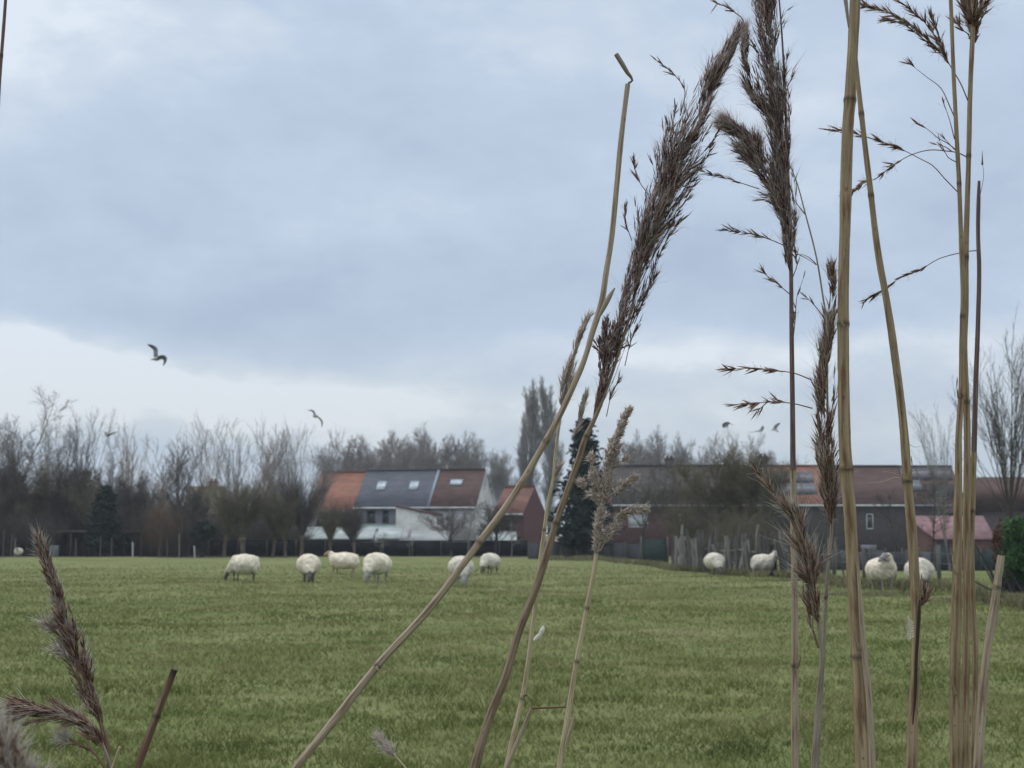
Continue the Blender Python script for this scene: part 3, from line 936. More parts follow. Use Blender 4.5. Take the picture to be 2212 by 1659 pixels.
def window(root, x0, x1, z0, z1, y=0.0, frame=TRIM, mull=1):
    m = MB(); fw = .09
    yo = y - .04
    m.box(x0, x1, yo, y + .05, z0 - .10, z0); m.box(x0, x1, yo, y + .05, z1, z1 + fw)
    m.box(x0 - fw, x0, yo, y + .05, z0 - .10, z1 + fw); m.box(x1, x1 + fw, yo, y + .05, z0 - .10, z1 + fw)
    for k in range(mull):
        c = x0 + (x1 - x0) * (k + 1) / (mull + 1)
        m.box(c - .03, c + .03, yo + .01, y + .05, z0, z1)
    fr = m.build('window', frame, root, origin=(0, 0, 0))
    g_ = MB(); g_.box(x0, x1, y - .015, y + .04, z0, z1)
    g_.build('pane', GLASS, fr, origin=(0, 0, 0))
    return fr


def roof_item(root, name, mat_, x0, x1, s0, s1, W2, He, Hr, lift=.06, th=.06, sub=None, parent=None):
    """flat item lying on the front roof slope; s0..s1 fraction from eave to ridge"""
    ny, nz = -(Hr - He), W2
    l = math.hypot(ny, nz); ny /= l; nz /= l
    def pt(s, off): return (s * W2 + ny * off, He + s * (Hr - He) + nz * off)
    a, b, c, d = pt(s0, lift), pt(s1, lift), pt(s1, lift + th), pt(s0, lift + th)
    m = MB(); m.prism([a, b, c, d], 'x', x0, x1)
    o = m.build(name, mat_, parent or root, origin=(0, 0, 0))
    return o


def skylight(root, x0, x1, s0, s1, W2, He, Hr, mat_=None):
    f = roof_item(root, 'skylight', TRIM_D, x0 - .08, x1 + .08, s0 - .02, s1 + .02, W2, He, Hr, .11, .06)
    roof_item(root, 'pane', mat_ or SKYL, x0, x1, s0, s1, W2, He, Hr, .172, .02, parent=f)


def house(name, loc, rz, Wd, Dp, He, Hr, wall, roof, label, gutter=TRIM, ov_l=0.0, ov_r=0.0, cat='house', group=None, ridge=None):
    o = empty(name, loc, label, cat, group, rz)
    m = MB()
    m.prism([(0, 0), (Dp, 0), (Dp, He), (Dp / 2, Hr - .02), (0, He)], 'x', 0.004, Wd - .004)
    m.build('wall', wall, o, origin=(0, 0, 0))
    r = MB(); W2 = Dp / 2; sl = (Hr - He) / W2; ov = .35; th = .16
    r.prism([(-ov, He - ov * sl), (W2, Hr), (W2, Hr + th), (-ov - .05, He - ov * sl + th)], 'x', -ov_l, Wd + ov_r)
    r.prism([(W2, Hr), (Dp + ov, He - ov * sl), (Dp + ov + .05, He - ov * sl + th), (W2, Hr + th)], 'x', -ov_l, Wd + ov_r)
    ro = r.build('roof', roof, o, origin=(0, 0, 0))
    if ridge:
        q = MB(); q.box(-ov_l, Wd + ov_r, W2 - .14, W2 + .14, Hr + th - .05, Hr + th + .09); q.build('ridge', ridge, ro, origin=(0, 0, 0))
    if gutter:
        g_ = MB(); g_.box(-ov_l + .01, Wd + ov_r - .01, -ov - .17, -ov - .052, He - ov * sl - .05, He - ov * sl + .12)
        g_.build('gutter', gutter, o, origin=(0, 0, 0))
    return o, ro


def chimney(ro, x, W2, Hr, w=.8, h=1.0, mat_=None, d=.6):
    m = MB(); m.box(x - w / 2, x + w / 2, W2 - d / 2, W2 + d / 2, Hr - .6, Hr + h)
    m.box(x - w / 2 - .06, x + w / 2 + .06, W2 - d / 2 - .06, W2 + d / 2 + .06, Hr + h, Hr + h + .12)
    for k in (-1, 1):
        m.box(x + k * w * .22 - .1, x + k * w * .22 + .1, W2 - .1, W2 + .1, Hr + h + .12, Hr + h + .38)
    m.build('chimney', mat_ or BRICK_D, ro, origin=(0, 0, 0))


# --- left row of three joined houses, turned a little
A = math.radians(-12.0); ca, sa = math.cos(A), math.sin(A)
x0r, y0r = xat(670, 153), 153.0


def s_at(u):
    k = (u - CU) / F_ / cp_
    return (k * y0r - x0r) / (ca - k * sa)


def on_row(s, back=0.0):
    return (x0r + s * ca - back * sa, y0r + s * sa + back * ca, -0.02)


HeL, HrL, DpL = 4.55, 8.15, 8.0
sO0, sO1, sS1, sR1 = s_at(670), s_at(769), s_at(931), s_at(1030)
hO, rO = house('brick_house', on_row(sO0), A, sO1 - sO0, DpL, HeL - .35, HrL - .12, BRICK_O, T_ORANGE, 'brick house with bright orange tiled roof, left end of the joined row', gutter=TRIM_D, ridge=T_ORANGE)
window(hO, .9, 2.4, 2.2, 3.4, mull=0, frame=TRIM_D)
hS, rS = house('slate_house', on_row(sO1), A, sS1 - sO1, DpL, HeL, HrL, RENDER_G, T_SLATE, 'pale grey house with blue grey slate roof and two skylights', ridge=T_SLATE)
wS = sS1 - sO1
window(hS, 1.35, 2.15, 2.75, 4.0, frame=TRIM_D, mull=0)
window(hS, 3.05, 3.6, 2.75, 4.0, frame=TRIM_D, mull=0)
skylight(hS, 1.75, 2.65, .42, .66, 4, HeL, HrL)
skylight(hS, 5.25, 6.15, .42, .66, 4, HeL, HrL)
v_ = MB(); v_.box(wS - .30, wS - .02, 0, 0, 0, 0) if False else None
roof_item(hS, 'verge_flashing', material('lead_flashing', (0.17, 0.20, 0.25), (0.22, 0.25, 0.30), 2, rough=.5), wS - .28, wS - .02, -.08, 1.0, 4, HeL, HrL, .165, .03)
# glazed lean-to and white extension
m = MB(); m.prism([(-2.6, 2.05), (-.02, 2.65), (-.02, 2.73), (-2.6, 2.13)], 'x', .5, 5.1); m.build('glass_roof', TEAL_ROOF, hS, origin=(0, 0, 0))
m = MB(); m.box(.5, 5.1, -2.5, -.03, 0, 2.02); m.build('sun_room', RENDER_W, hS, origin=(0, 0, 0))
m = MB(); m.prism([(5.4, 0), (9.15, 0), (9.15, 3.55), (5.4, 4.32)], 'y', -3.4, -.02); ex = m.build('extension', material('whitewash', (0.60, 0.60, 0.57), (0.82, 0.82, 0.79), 1.1, rough=.9), hS, origin=(0, 0, 0))
m = MB(); m.prism([(5.3, 4.36), (9.3, 3.54), (9.3, 3.66), (5.3, 4.48)], 'y', -3.55, -.02); m.build('extension_roof', T_RED, ex, origin=(0, 0, 0))
hR, rR = house('red_roofed_house', on_row(sS1), A, sR1 - sS1, DpL, HeL, HrL, RENDER_W, T_RED, 'white gabled house with dark red tiled roof, right end of the joined row', ridge=T_RED)
skylight(hR, 1.5, 2.7, .55, .70, 4, HeL, HrL)

# --- small red brick house with its gable towards the right
Bz = math.radians(-17)
hB, rB = house('brick_cottage', (xat(1066, 139), 139, -.02), Bz, 3.0, 7.2, 3.65, 6.0, BRICK, T_RUST, 'red brick cottage with plain gable and orange roof, beside the black conifer', ridge=T_RUST)
window(hB, .7, 1.7, 1.9, 3.0, mull=0)

# --- two houses behind the pollards
hG, rG = house('gabled_house', (xat(392, 140), 140, -.02), math.radians(4), 3.6, 7.0, 3.6, 6.1, BRICK_D, T_OLIVE, 'brown roofed house with a square chimney half hidden by bare trees', gutter=None)
chimney(rG, 2.4, 3.5, 6.1, .8, .5, BRICK_O)
o = empty('hipped_house', (xat(590, 142), 142, -.02), 'house with dark grey hipped slate roof and white roof edge behind the pollards', 'house')
m = MB(); m.box(-1.9, 1.9, 0, 7, 0, 3.8); m.build('wall', BRICK_D, o, origin=(0, 0, 0))
m = MB()
m.add([(-2.3, -.3, 3.75), (2.0, -.3, 3.75), (2.0, 7.3, 3.75), (-2.3, 7.3, 3.75), (-.55, 2.6, 6.6), (.35, 2.6, 6.6), (.35, 4.6, 6.6), (-.55, 4.6, 6.6)],
      [(3, 2, 1, 0), (0, 1, 5, 4), (1, 2, 6, 5), (2, 3, 7, 6), (3, 0, 4, 7), (4, 5, 6, 7)])
m.build('roof', T_SLATE, o, origin=(0, 0, 0))
m = MB(); m.prism([(.75, 3.75), (1.0, 3.75), (1.9, 4.95), (1.65, 4.95)], 'y', -.42, -.32); m.build('fascia', TRIM, o, origin=(0, 0, 0))
m = MB(); m.prism([(1.05, 0), (3.2, 0), (3.2, 3.4), (1.9, 4.9), (1.05, 3.7)], 'y', -.30, 4); m.build('side_wing', T_SLATE, o, origin=(0, 0, 0))

# --- sheds with pale roofs above the black fence
for (u0, u1, y, vt, vb, mt, wl, lab) in [
    (528, 620, 118, 1144, 1161, LILAC, WOODD, 'long low shed with lilac grey roof behind the pollards'),
    (622, 714, 122, 1140, 1164, PALE_ROOF, RENDER_G, 'low shed with pale sheet roof below the orange tiled house'),
    (718, 806, 120, 1141, 1164, PALE_ROOF, RENDER_G, 'low shed with pale sheet roof below the grey slate house'),
    (812, 865, 119, 1143, 1163, PALE_ROOF, RENDER_W, 'small flat roofed white annex left of the whitewashed extension'),
    (866, 968, 121, 1149, 1168, material('sheet_greyish', (.22, .235, .235), (.30, .31, .31), .8, rough=.7), RENDER_G, 'low grey garden building below the whitewashed extension'),
    (1040, 1116, 123, 1150, 1168, PALE_ROOF, BRICK, 'low outbuilding with pale roof below the brick cottage'),
]:
    g0, g1 = G(u0, y), G(u1, y)
    o = empty('garden_shed', (g0[0], y, 0), lab, 'shed', 'low sheds and outbuildings behind the black fence')
    w_ = g1[0] - g0[0]; zb, zt = zat(vb, y), zat(vt, y + 2.6)
    m = MB(); m.prism([(.1, 0), (2.6, 0), (2.6, zt - .1), (.1, zb - .08)], 'x', .1, w_ - .1); m.build('wall', wl, o, origin=(0, 0, 0))
    m = MB(); m.prism([(-.15, zb - .06), (2.8, zt), (2.8, zt + .08), (-.15, zb + .04)], 'x', 0, w_); m.build('roof', mt, o, origin=(0, 0, 0))
    m = MB(); m.box(w_ * .25, w_ * .25 + .8, .06, .098, .05, max(zb - .35, .6)); m.build('door', WOODD, o, origin=(0, 0, 0))

# --- black screen fence along the far side
y = 106.0
xa, xb_ = xat(452, y), xat(1141, y)
o = empty('screen_fence', (xa, y, 0), 'long low black screen fence along the far side of the field', 'fence')
m = MB(); npan = 11
hF = zat(1169, y)
for k in range(npan):
    a_ = (xb_ - xa) * k / npan; b_ = (xb_ - xa) * (k + 1) / npan
    m.box(a_ + .05, b_ - .05, -.02, .02, .03, hF - .03 * ((k * 7) % 3))
m.build('screen_panel', BLACKF, o, origin=(0, 0, 0))
for k in range(npan + 1):
    m = MB(); a_ = (xb_ - xa) * k / npan
    m.box(a_ - .05, a_ + .05, -.07, .07, 0, hF + .06); m.build('post', WOODD, o, origin=(0, 0, 0))
m = MB(); m.box(0, xb_ - xa, .03, .07, hF - .02, hF + .05); m.build('rail', BLACKF, o, origin=(0, 0, 0))

# --- dark fence panels in front of the conifer
y = 97.0
xa, xb_ = xat(1142, y), xat(1385, y)
o = empty('panel_fence', (xa, y, -.1), 'dark slate coloured panel fence below the conifer', 'fence')
for k in range(7):
    a_ = (xb_ - xa) * k / 7; b_ = (xb_ - xa) * (k + 1) / 7
    m = MB(); m.box(a_ + .06, b_ - .06, 0, .04, -.6, 1.05 + .08 * ((k * 5) % 3)); m.build('panel', FENCE_G if k != 2 else BRICK_D, o, origin=(0, 0, 0))
    m = MB(); m.box(a_ - .05, a_ + .05, -.04, .08, -.6, 1.2); m.build('post', WOODD, o, origin=(0, 0, 0))
y = 88.0
xa, xb_ = xat(1385, y), xat(1442, y)
o = empty('green_gate', (xa, y, -.25), 'dark green sheet gate between the panel fence and the stake fence', 'gate')
m = MB(); m.box(.05, (xb_ - xa) - .05, 0, .04, -.3, 1.55); m.build('gate_panel', GREENF, o, origin=(0, 0, 0))
for a_ in (0, xb_ - xa):
    m = MB(); m.box(a_ - .05, a_ + .05, -.04, .08, -.5, 1.7); m.build('post', WOODD, o, origin=(0, 0, 0))

# --- terrace on the right, six joined houses facing the field
yT = 150.0
HeT, DpT = zat(1094, yT) + .35, 9.0
HrT = zat(1006, yT + 4.5)
TR = 'joined houses of the long terrace on the right'


def terrace(u0, u1, wall, roof, lab, dh=0.0, gutter=TRIM, name='terraced_house'):
    x0, x1 = xat(u0, yT), xat(u1, yT)
    o_, r_ = house(name, (x0, yT, -.8), 0, x1 - x0, DpT, HeT + .8, HrT + .8 - .15 + dh, wall, roof, lab, gutter=gutter, group=TR, ridge=roof)
    return o_, r_, x1 - x0, HeT + .8, HrT + .65 + dh


o1, r1, w1, he, hr = terrace(1322, 1460, BRICK, T_BROWN, 'red brick terraced house with a wide white window, left end of the terrace')
wn = window(o1, 1.75, 3.55, zat(1137, yT) + .8, zat(1113, yT) + .8)
m = MB(); m.box(1.80, 2.60, -.03, -.016, zat(1137, yT) + .85, zat(1113, yT) + .78); m.box(2.72, 3.50, -.03, -.016, zat(1133, yT) + .8, zat(1113, yT) + .78); m.build('pane_reflection', TRIM, wn, origin=(0, 0, 0))  # white sheets added over the panes stand in for their bright reflection
chimney(r1, w1 - .1, 4.5, hr, .9, .8)
o2, r2, w2, he, hr = terrace(1460, 1568, BRICK_D, T_BROWN, 'terraced house with dark brown roof and narrow white window, right of the left chimney')
window(o2, .25, .8, zat(1143, yT) + .8, zat(1114, yT) + .8, mull=0)
skylight(o2, 1.6, 2.7, .55, .66, 4.5, he, hr)
o3, r3, w3, he, hr = terrace(1568, 1674, BRICK_D, T_BROWN, 'terraced house with dark brown roof left of the right chimney', dh=.04)
chimney(r3, w3 - .3, 4.5, hr, .9, 1.0)
window(o3, 2.0, 3.0, zat(1150, yT) + .8, zat(1120, yT) + .8, frame=TRIM_D)
o4, r4, w4, he, hr = terrace(1674, 1790, BRICK_D, T_ORANGE, 'terraced house with orange roof mostly covered by solar panels', dh=.0)
for k in range(3):
    roof_item(o4, 'solar_panel', SOLAR, .25 + k * 1.45, 1.62 + k * 1.45, .20, .50, 4.5, he, hr, .18, .05)
    roof_item(o4, 'solar_panel', SOLAR, .25 + k * 1.45, 1.62 + k * 1.45, .52, .82, 4.5, he, hr, .18, .05)
window(o4, 1.0, 3.2, zat(1150, yT) + .8, zat(1112, yT) + .8, frame=TRIM_D)
o5, r5, w5, he, hr = terrace(1790, 1966, RENDER_G if False else BRICK_D, T_RED, 'widest terraced house with plain dark red roof and small white window', dh=-.03)
window(o5, xat(1874, yT) - xat(1790, yT), xat(1885, yT) - xat(1790, yT), zat(1141, yT) + .8, zat(1112, yT) + .8, mull=0)
m = MB(); a_ = xat(1858, yT) - xat(1790, yT); m.box(a_, a_ + 1.5, -.5, -.004, zat(1188, yT) + .8, zat(1177, yT) + .8); m.build('canopy', RENDER_G, o5, origin=(0, 0, 0))
o6, r6, w6, he, hr = terrace(1966, 2088, BRICK_D, T_RED, 'terraced house with solar panels above a dark dormer, right end of the terrace', dh=-.05, gutter=RENDER_G)
for k in range(3):
    roof_item(o6, 'solar_panel', SOLAR, .15 + k * 1.75, 1.8 + k * 1.75, .62, .97, 4.5, he, hr, .18, .05)
roof_item(o6, 'solar_panel', SOLAR, .15, 1.8, .28, .60, 4.5, he, hr, .18, .05)
m = MB(); m.box(2.2, 4.9, .35, 3.2, he + .3, zat(1044, yT) + .8); dm = m.build('dormer', BRICK_D, o6, origin=(0, 0, 0))
window(o6, 3.0, 4.2, zat(1074, yT) + .8, zat(1063, yT) + .8, y=.35, frame=TRIM_D, mull=0)

# hipped house and pink roofed shed at the right
y = 118.0
o = empty('hipped_brick_house', (xat(2185, y), y, -.75), 'house with red brown hipped roof behind the pollard tree at the right edge', 'house')
hx0, hx1 = xat(2103, y) - xat(2185, y), 6.5
ez, rz_ = zat(1105, y) + .75, zat(1030, y + 3.5) + .75
m = MB(); m.box(hx0 + .3, hx1 - .3, .3, 7.7, 0, ez + .02); m.build('wall', BRICK_D, o, origin=(0, 0, 0))
m = MB()
m.add([(hx0, 0, ez), (hx1, 0, ez), (hx1, 8, ez), (hx0, 8, ez), (hx0 + 2.0, 4, rz_), (hx1 - 2.0, 4, rz_)],
      [(3, 2, 1, 0), (0, 1, 5, 4), (2, 3, 4, 5)]) if False else None
m = MB()
m.add([(hx0, 0, ez), (hx1, 0, ez), (hx1, 8, ez), (hx0, 8, ez), (hx0 + 1.7, 4, rz_), (hx1 - 2.0, 4, rz_)], [(3, 2, 1, 0), (0, 1, 5, 4), (2, 3, 4, 5)])
m.add([(hx0, 0, ez), (hx0 + 1.7, 4, rz_), (hx0, 8, ez), (hx1, 0, ez), (hx1, 8, ez), (hx1 - 2.0, 4, rz_)], [(0, 1, 2), (3, 4, 5)])
m.build('roof', T_RED, o, origin=(0, 0, 0))
y = 108.0
o = empty('brick_shed', (xat(1990, y), y, -.75), 'red brick shed with pink sheet roof left of the pollard tree', 'shed')
wP = xat(2150, y) - xat(1990, y)
ez, rz_ = zat(1166, y) + .75, zat(1117, y + 2.4) + .75
m = MB(); m.prism([(.15, 0), (2.4, 0), (2.4, rz_ - .08), (.15, ez - .05)], 'x', .35, wP - .15); m.build('wall', BRICK, o, origin=(0, 0, 0))
m = MB()
m.add([(.9, 0, ez), (wP, 0, ez), (wP, 2.6, rz_ + .02), (-.4, 2.6, rz_ + .02), (.9, 0, ez + .08), (wP, 0, ez + .08), (wP, 2.6, rz_ + .1), (-.4, 2.6, rz_ + .1)],
      [(3, 2, 1, 0), (4, 5, 6, 7), (0, 1, 5, 4), (1, 2, 6, 5), (2, 3, 7, 6), (3, 0, 4, 7)])
m.build('roof', PINK, o, origin=(0, 0, 0))
m = MB(); m.box(1.2, 2.1, .10, .147, 0, 1.75); m.build('door', GREENF, o, origin=(0, 0, 0))
y = 95.0
o = empty('green_fence', (xat(2020, y), y, -.75), 'low dark green fence panels in front of the pink roofed shed', 'fence')
wF = xat(2150, y) - xat(2020, y)
for k in range(4):
    m = MB(); m.box(wF * k / 4 + .04, wF * (k + 1) / 4 - .04, 0, .04, .02, 1.35); m.build('panel', GREENF, o, origin=(0, 0, 0))
for k in range(5):
    m = MB(); m.box(wF * k / 4 - .035, wF * k / 4 + .035, -.05, .05, 0, 1.45); m.build('post', WOODD, o, origin=(0, 0, 0))

# --- garden fence across the terrace gardens (between stake fence and sheds)
y = 92.0
o = empty('garden_fence', (xat(1700, y), y, -.75), 'dark garden fence below the terrace, behind the thickest reed', 'fence')
wF = xat(2018, y) - xat(1700, y)
for k in range(9):
    m = MB(); m.box(wF * k / 9 + .04, wF * (k + 1) / 9 - .04, 0, .04, .02, 1.25 + .1 * ((k * 3) % 2)); m.build('panel', FENCE_G, o, origin=(0, 0, 0))
for k in range(10):
    m = MB(); m.box(wF * k / 9 - .04, wF * k / 9 + .04, -.05, .05, 0, 1.5); m.build('post', WOODD, o, origin=(0, 0, 0))

# --- rough stake fence behind the right-hand sheep
rs = np.random.RandomState(12)
pA, pB = G(1452, 67), G(1795, 52.0)
o = empty('stake_fence', pA, 'rough fence of grey weathered upright stakes behind the standing sheep', 'fence')
NS = 97
for k in range(NS):
    t_ = k / (NS - 1)
    b = pA + (pB - pA) * t_ + np.array([rs.randn() * .05, rs.randn() * .2, 0]); b[2] = gz(b[0], b[1]) - .05
    hgt = (1.15 + .5 * rs.rand()) * (1.05 if k % 6 else 1.25)
    ln = rs.randn() * .10
    pts = np.array([b + np.array([ln * s * hgt + .02 * rs.randn(), 0, hgt * s]) for s in np.linspace(0, 1, 6)])
    m = MB(); tubes(m, pts[None], (np.linspace(.075, .05, 6) * (.7 + .7 * rs.rand()))[None], 6, cap=True)
    m.build('stake', WOODG if rs.rand() < .35 else WOODD, o)
for hh in (.45, .95):
    pts = np.array([pA + (pB - pA) * t_ for t_ in np.linspace(0, 1, 30)]); pts[:, 2] = gz(pts[:, 0], pts[:, 1]) + hh + rs.randn(30) * .03
    m = MB(); tubes(m, pts[None], np.full((1, 30), .025), 5); m.build('rail', WOODG, o)

# wire fence to the right of it
fps = [(1800, 47), (1865, 45.5), (1960, 45), (2026, 44.5), (2092, 42)]
p0 = G(*fps[0])
o = empty('wire_fence', p0, 'wire fence with thin dark posts behind the two nearest sheep', 'fence')
tops = []
for (u, y) in fps:
    g_ = G(u, y); m = MB(); hh = 1.05 if u != 2026 else 1.2
    m.box(g_[0] - .05, g_[0] + .05, g_[1] - .05, g_[1] + .05, g_[2] - .1, g_[2] + hh); m.build('post', WOODD, o); tops.append(g_)
for hh in (.35, .65, .95):
    pts = np.array([t_ + np.array([0, -.06, hh]) for t_ in tops]); m = MB(); tubes(m, pts[None], np.full((1, len(pts)), .006), 4); m.build('wire', TRIM_D, o)

# --- open shelter and posts under the trees at the left
y = 104.8
xa, xb_ = xat(112, y), xat(312, y)
o = empty('field_shelter', (xa, y, 0), 'long open field shelter with flat pale roof edge under the trees', 'shelter')
zr = zat(1149, y)
m = MB(); m.box(0, (xb_ - xa), -.3, 3.2, zr - .05, zr + .10); m.build('roof', WOODD, o, origin=(0, 0, 0))
m = MB(); m.box(0.1, (xb_ - xa) - .1, 3.0, 3.08, 0, zr - .05); m.build('back_wall', WOODD, o, origin=(0, 0, 0))
for k in range(6):
    m = MB(); a_ = .15 + ((xb_ - xa) - .3) * k / 5; m.box(a_ - .07, a_ + .07, -.2, -.06, 0, zr - .053); m.build('post', WOODD, o, origin=(0, 0, 0))
rs = np.random.RandomState(3)
lab = ['second thin post from the left edge', 'leftmost thin post under the trees', 'pale post left of the far pale sheep', 'post between the far sheep and the shelter', 'thin post under the middle of the shelter',
       'thin grey post below the blackish conifer', 'leaning grey post right of the blackish conifer', 'bright white post right of the blackish conifer', 'thin post at the foot of the weeping willow', 'thin post right of the weeping willow', 'bright short post under the round black shrub']
for i, (u, vt, pale) in enumerate([(24, 1150, 0), (8, 1140, 0), (33, 1160, 1), (75, 1165, 0), (165, 1160, 0), (218, 1155, 0), (242, 1158, 0), (288, 1168, 2), (362, 1165, 0), (388, 1150, 1), (422, 1176, 2)]):
    y = 102.6; g_ = G(u, y)
    m = MB(); zt = zat(vt, y); l_ = rs.randn() * .05
    tubes(m, np.array([[[g_[0] + l_ * s, y, g_[2] - .1 + (zt - g_[2]) * s] for s in np.linspace(0, 1, 5)]]), np.full((1, 5), .055), 7, cap=True)
    tag(m.build('fence_post', [WOODD, WOODG, RENDER_W][pale], origin=tuple(g_)), lab[i], 'post', 'posts along the left edge of the field')
g_ = G(118, 102.8)
m = MB(); tubes(m, np.array([[[g_[0], g_[1], z] for z in (0, .03, .8, .82)]]), np.array([[.27, .30, .30, .27]]), 14, cap=True)
b_ = m.build('barrel', TRIM_D, origin=tuple(g_)); tag(b_, 'small grey barrel standing at the shelter front', 'barrel')

# ------------------------------------------------------------------ sheep
FLEECE = material('fleece', (0.50, 0.44, 0.34), (0.76, 0.70, 0.58), 9, rough=1.0, bump=.9, bscale=26, spec=.05)
FLEECE_TAN = material('fleece_tan', (0.54, 0.47, 0.36), (0.78, 0.71, 0.59), 5, rough=1.0, bump=.9, bscale=26, spec=.05)
FLEECE_GREY = material('fleece_grey', (0.46, 0.42, 0.35), (0.68, 0.63, 0.54), 9, rough=1.0, bump=.9, bscale=26, spec=.05)
FACE_D = material('sheep_dark_skin', (0.060, 0.055, 0.050), (0.13, 0.12, 0.11), 12, rough=.9)
FACE_G = material('sheep_grey_face', (0.20, 0.19, 0.18), (0.34, 0.325, 0.31), 12, rough=.9)
FACE_T = material('sheep_tan_face', (0.26, 0.185, 0.125), (0.40, 0.29, 0.20), 12, rough=.9)
FACE_W = material('sheep_pale_face', (0.42, 0.39, 0.36), (0.58, 0.54, 0.50), 12, rough=.9)


def bake(o, voxel):
    """voxel-fuse the overlapping lofts of an animal into one continuous surface"""
    md = o.modifiers.new('r', 'REMESH'); md.mode = 'VOXEL'; md.voxel_size = voxel
    sm = o.modifiers.new('s', 'SMOOTH'); sm.iterations = 2
    dg = bpy.context.evaluated_depsgraph_get()
    me = bpy.data.meshes.new_from_object(o.evaluated_get(dg))
    mats = list(o.data.materials)
    o.modifiers.clear(); o.data = me
    me.materials.clear()
    for a in mats: me.materials.append(a)
    me.polygons.foreach_set('use_smooth', np.ones(len(me.polygons), bool))
    return me


SHEEP = {}


def sheep_parts(pose):
    """sheep looking along +X; poses: graze, stand, turned"""
    if pose in SHEEP:
        return SHEEP[pose]
    rs = np.random.RandomState(len(pose) * 3)
    b = MB()
    # trunk core
    loft(b, [((-.50, 0, .56), (1, 0, 0), .08, .08), ((-.40, 0, .56), (1, 0, 0), .16, .17), ((0, 0, .54), (1, 0, 0), .19, .20), ((.32, 0, .55), (1, 0, 0), .16, .19), ((.42, 0, .56), (1, 0, 0), .10, .12)], 14)
    if pose == 'graze':
        nk = [((.34, 0, .58), .14), ((.50, 0, .48), .10), ((.62, 0, .32), .075), ((.66, 0, .22), .07)]
        hd = [((.63, 0, .30), .055, .065), ((.68, 0, .22), .070, .080), ((.715, 0, .14), .055, .062), ((.735, 0, .075), .040, .042), ((.74, 0, .05), .028, .028)]
        hdir = (.25, 0, -1)
    elif pose == 'turned':
        nk = [((.34, 0, .62), .14), ((.50, -.05, .80), .11), ((.55, -.10, .92), .09)]
        hd = [((.55, -.07, .97), .06, .06), ((.56, -.15, .96), .085, .088), ((.57, -.24, .89), .062, .066), ((.58, -.32, .82), .046, .046), ((.58, -.34, .80), .034, .032)]
        hdir = (.05, -1, -.6)
    else:
        nk = [((.34, 0, .62), .14), ((.48, 0, .76), .11), ((.54, 0, .86), .09)]
        hd = [((.50, 0, .88), .06, .06), ((.57, 0, .88), .072, .080), ((.66, 0, .83), .055, .060), ((.74, 0, .78), .040, .042), ((.765, 0, .765), .028, .028)]
        hdir = (1, 0, -.5)
    nk_t = nrm(np.array(nk[-1][0]) - np.array(nk[0][0]))
    loft(b, [(c, nk_t, r, r * 1.15) for c, r in nk], 12)
    loft(b, [(c, hdir, w_, h_) for c, w_, h_ in hd], 12)
    # ears
    hc = np.array(hd[0][0]); side = nrm(np.cross(np.array(hdir, float), (0, 0, 1.)))
    for s in (-1, 1):
        e = [hc + side * s * .05, hc + side * s * .11 + np.array([0, 0, .012]), hc + side * s * .17 + np.array([0, 0, -.01])]
        loft(b, [(e[0], side * s, .012, .018), (e[1], side * s, .014, .035), (e[2], side * s, .008, .010)], 8)
    # legs: shoulder/elbow/knee/fetlock/hoof and hip/stifle/hock/fetlock/hoof
    for s in (-1, 1):
        fy = .11 * s
        st = .03 * s
        chain = [(.30 + st, fy, .50, .075), (.29 + st, fy, .36, .050), (.31 + st, fy, .26, .032), (.305 + st, fy, .12, .022), (.315 + st, fy, .06, .026), (.335 + st, fy, .0, .030)]
        tubes(b, np.array([[c[:3] for c in chain]]), np.array([[c[3] for c in chain]]), 10, cap=True)
        chain = [(-.36 - st, fy, .52, .10), (-.28 - st, fy * 1.1, .40, .075), (-.40 - st, fy, .26, .036), (-.385 - st, fy, .12, .024), (-.38 - st, fy, .06, .027), (-.36 - st, fy, .0, .031)]
        tubes(b, np.array([[c[:3] for c in chain]]), np.array([[c[3] for c in chain]]), 10, cap=True)
    bo = b.build('body', FACE_D, origin=(0, 0, 0))
    bm_ = bake(bo, .013)
    bpy.data.objects.remove(bo)
    # fleece: woolly barrel and neck
    f = MB(); k = 26
    R_ = [(-.585, .545, .05, .06), (-.56, .55, .17, .18), (-.50, .56, .25, .26), (-.38, .57, .300, .305), (-.22, .565, .325, .320), (-.04, .56, .335, .325), (.14, .56, .325, .320), (.28, .575, .295, .305), (.38, .585, .25, .27), (.46, .59, .18, .20), (.51, .585, .07, .08)]
    loft(f, [((x_, 0, z_ + .0), (1, 0, 0), w_, h_) for x_, z_, w_, h_ in R_], k)
    if pose == 'graze':
        N_ = [((.26, 0, .62), .22), ((.42, 0, .53), .20), ((.54, 0, .42), .155), ((.61, 0, .33), .115), ((.63, 0, .29), .06)]
    elif pose == 'turned':
        N_ = [((.26, 0, .62), .22), ((.42, -.02, .74), .19), ((.50, -.05, .87), .14), ((.54, -.06, .95), .10), ((.54, -.05, 1.0), .04)]
    else:
        N_ = [((.26, 0, .62), .22), ((.40, 0, .71), .18), ((.48, 0, .81), .135), ((.51, 0, .87), .10), ((.52, 0, .91), .04)]
    nt_ = nrm(np.array(N_[-1][0]) - np.array(N_[0][0]))
    loft(f, [(c, nt_, r, r) for c, r in N_], k)
    # tail of wool
    loft(f, [((-.56, 0, .62), (0, 0, -1), .05, .05), ((-.60, 0, .52), (0, 0, -1), .05, .045), ((-.59, 0, .40), (0, 0, -1), .03, .03)], 10)
    fo = f.build('fleece', FLEECE, origin=(0, 0, 0))
    fm = bake(fo, .022)
    # curly wool relief
    co = np.empty(len(fm.vertices) * 3); fm.vertices.foreach_get('co', co); co = co.reshape(-1, 3)
    no = np.empty(len(fm.vertices) * 3); fm.vertices.foreach_get('normal', no); no = no.reshape(-1, 3)
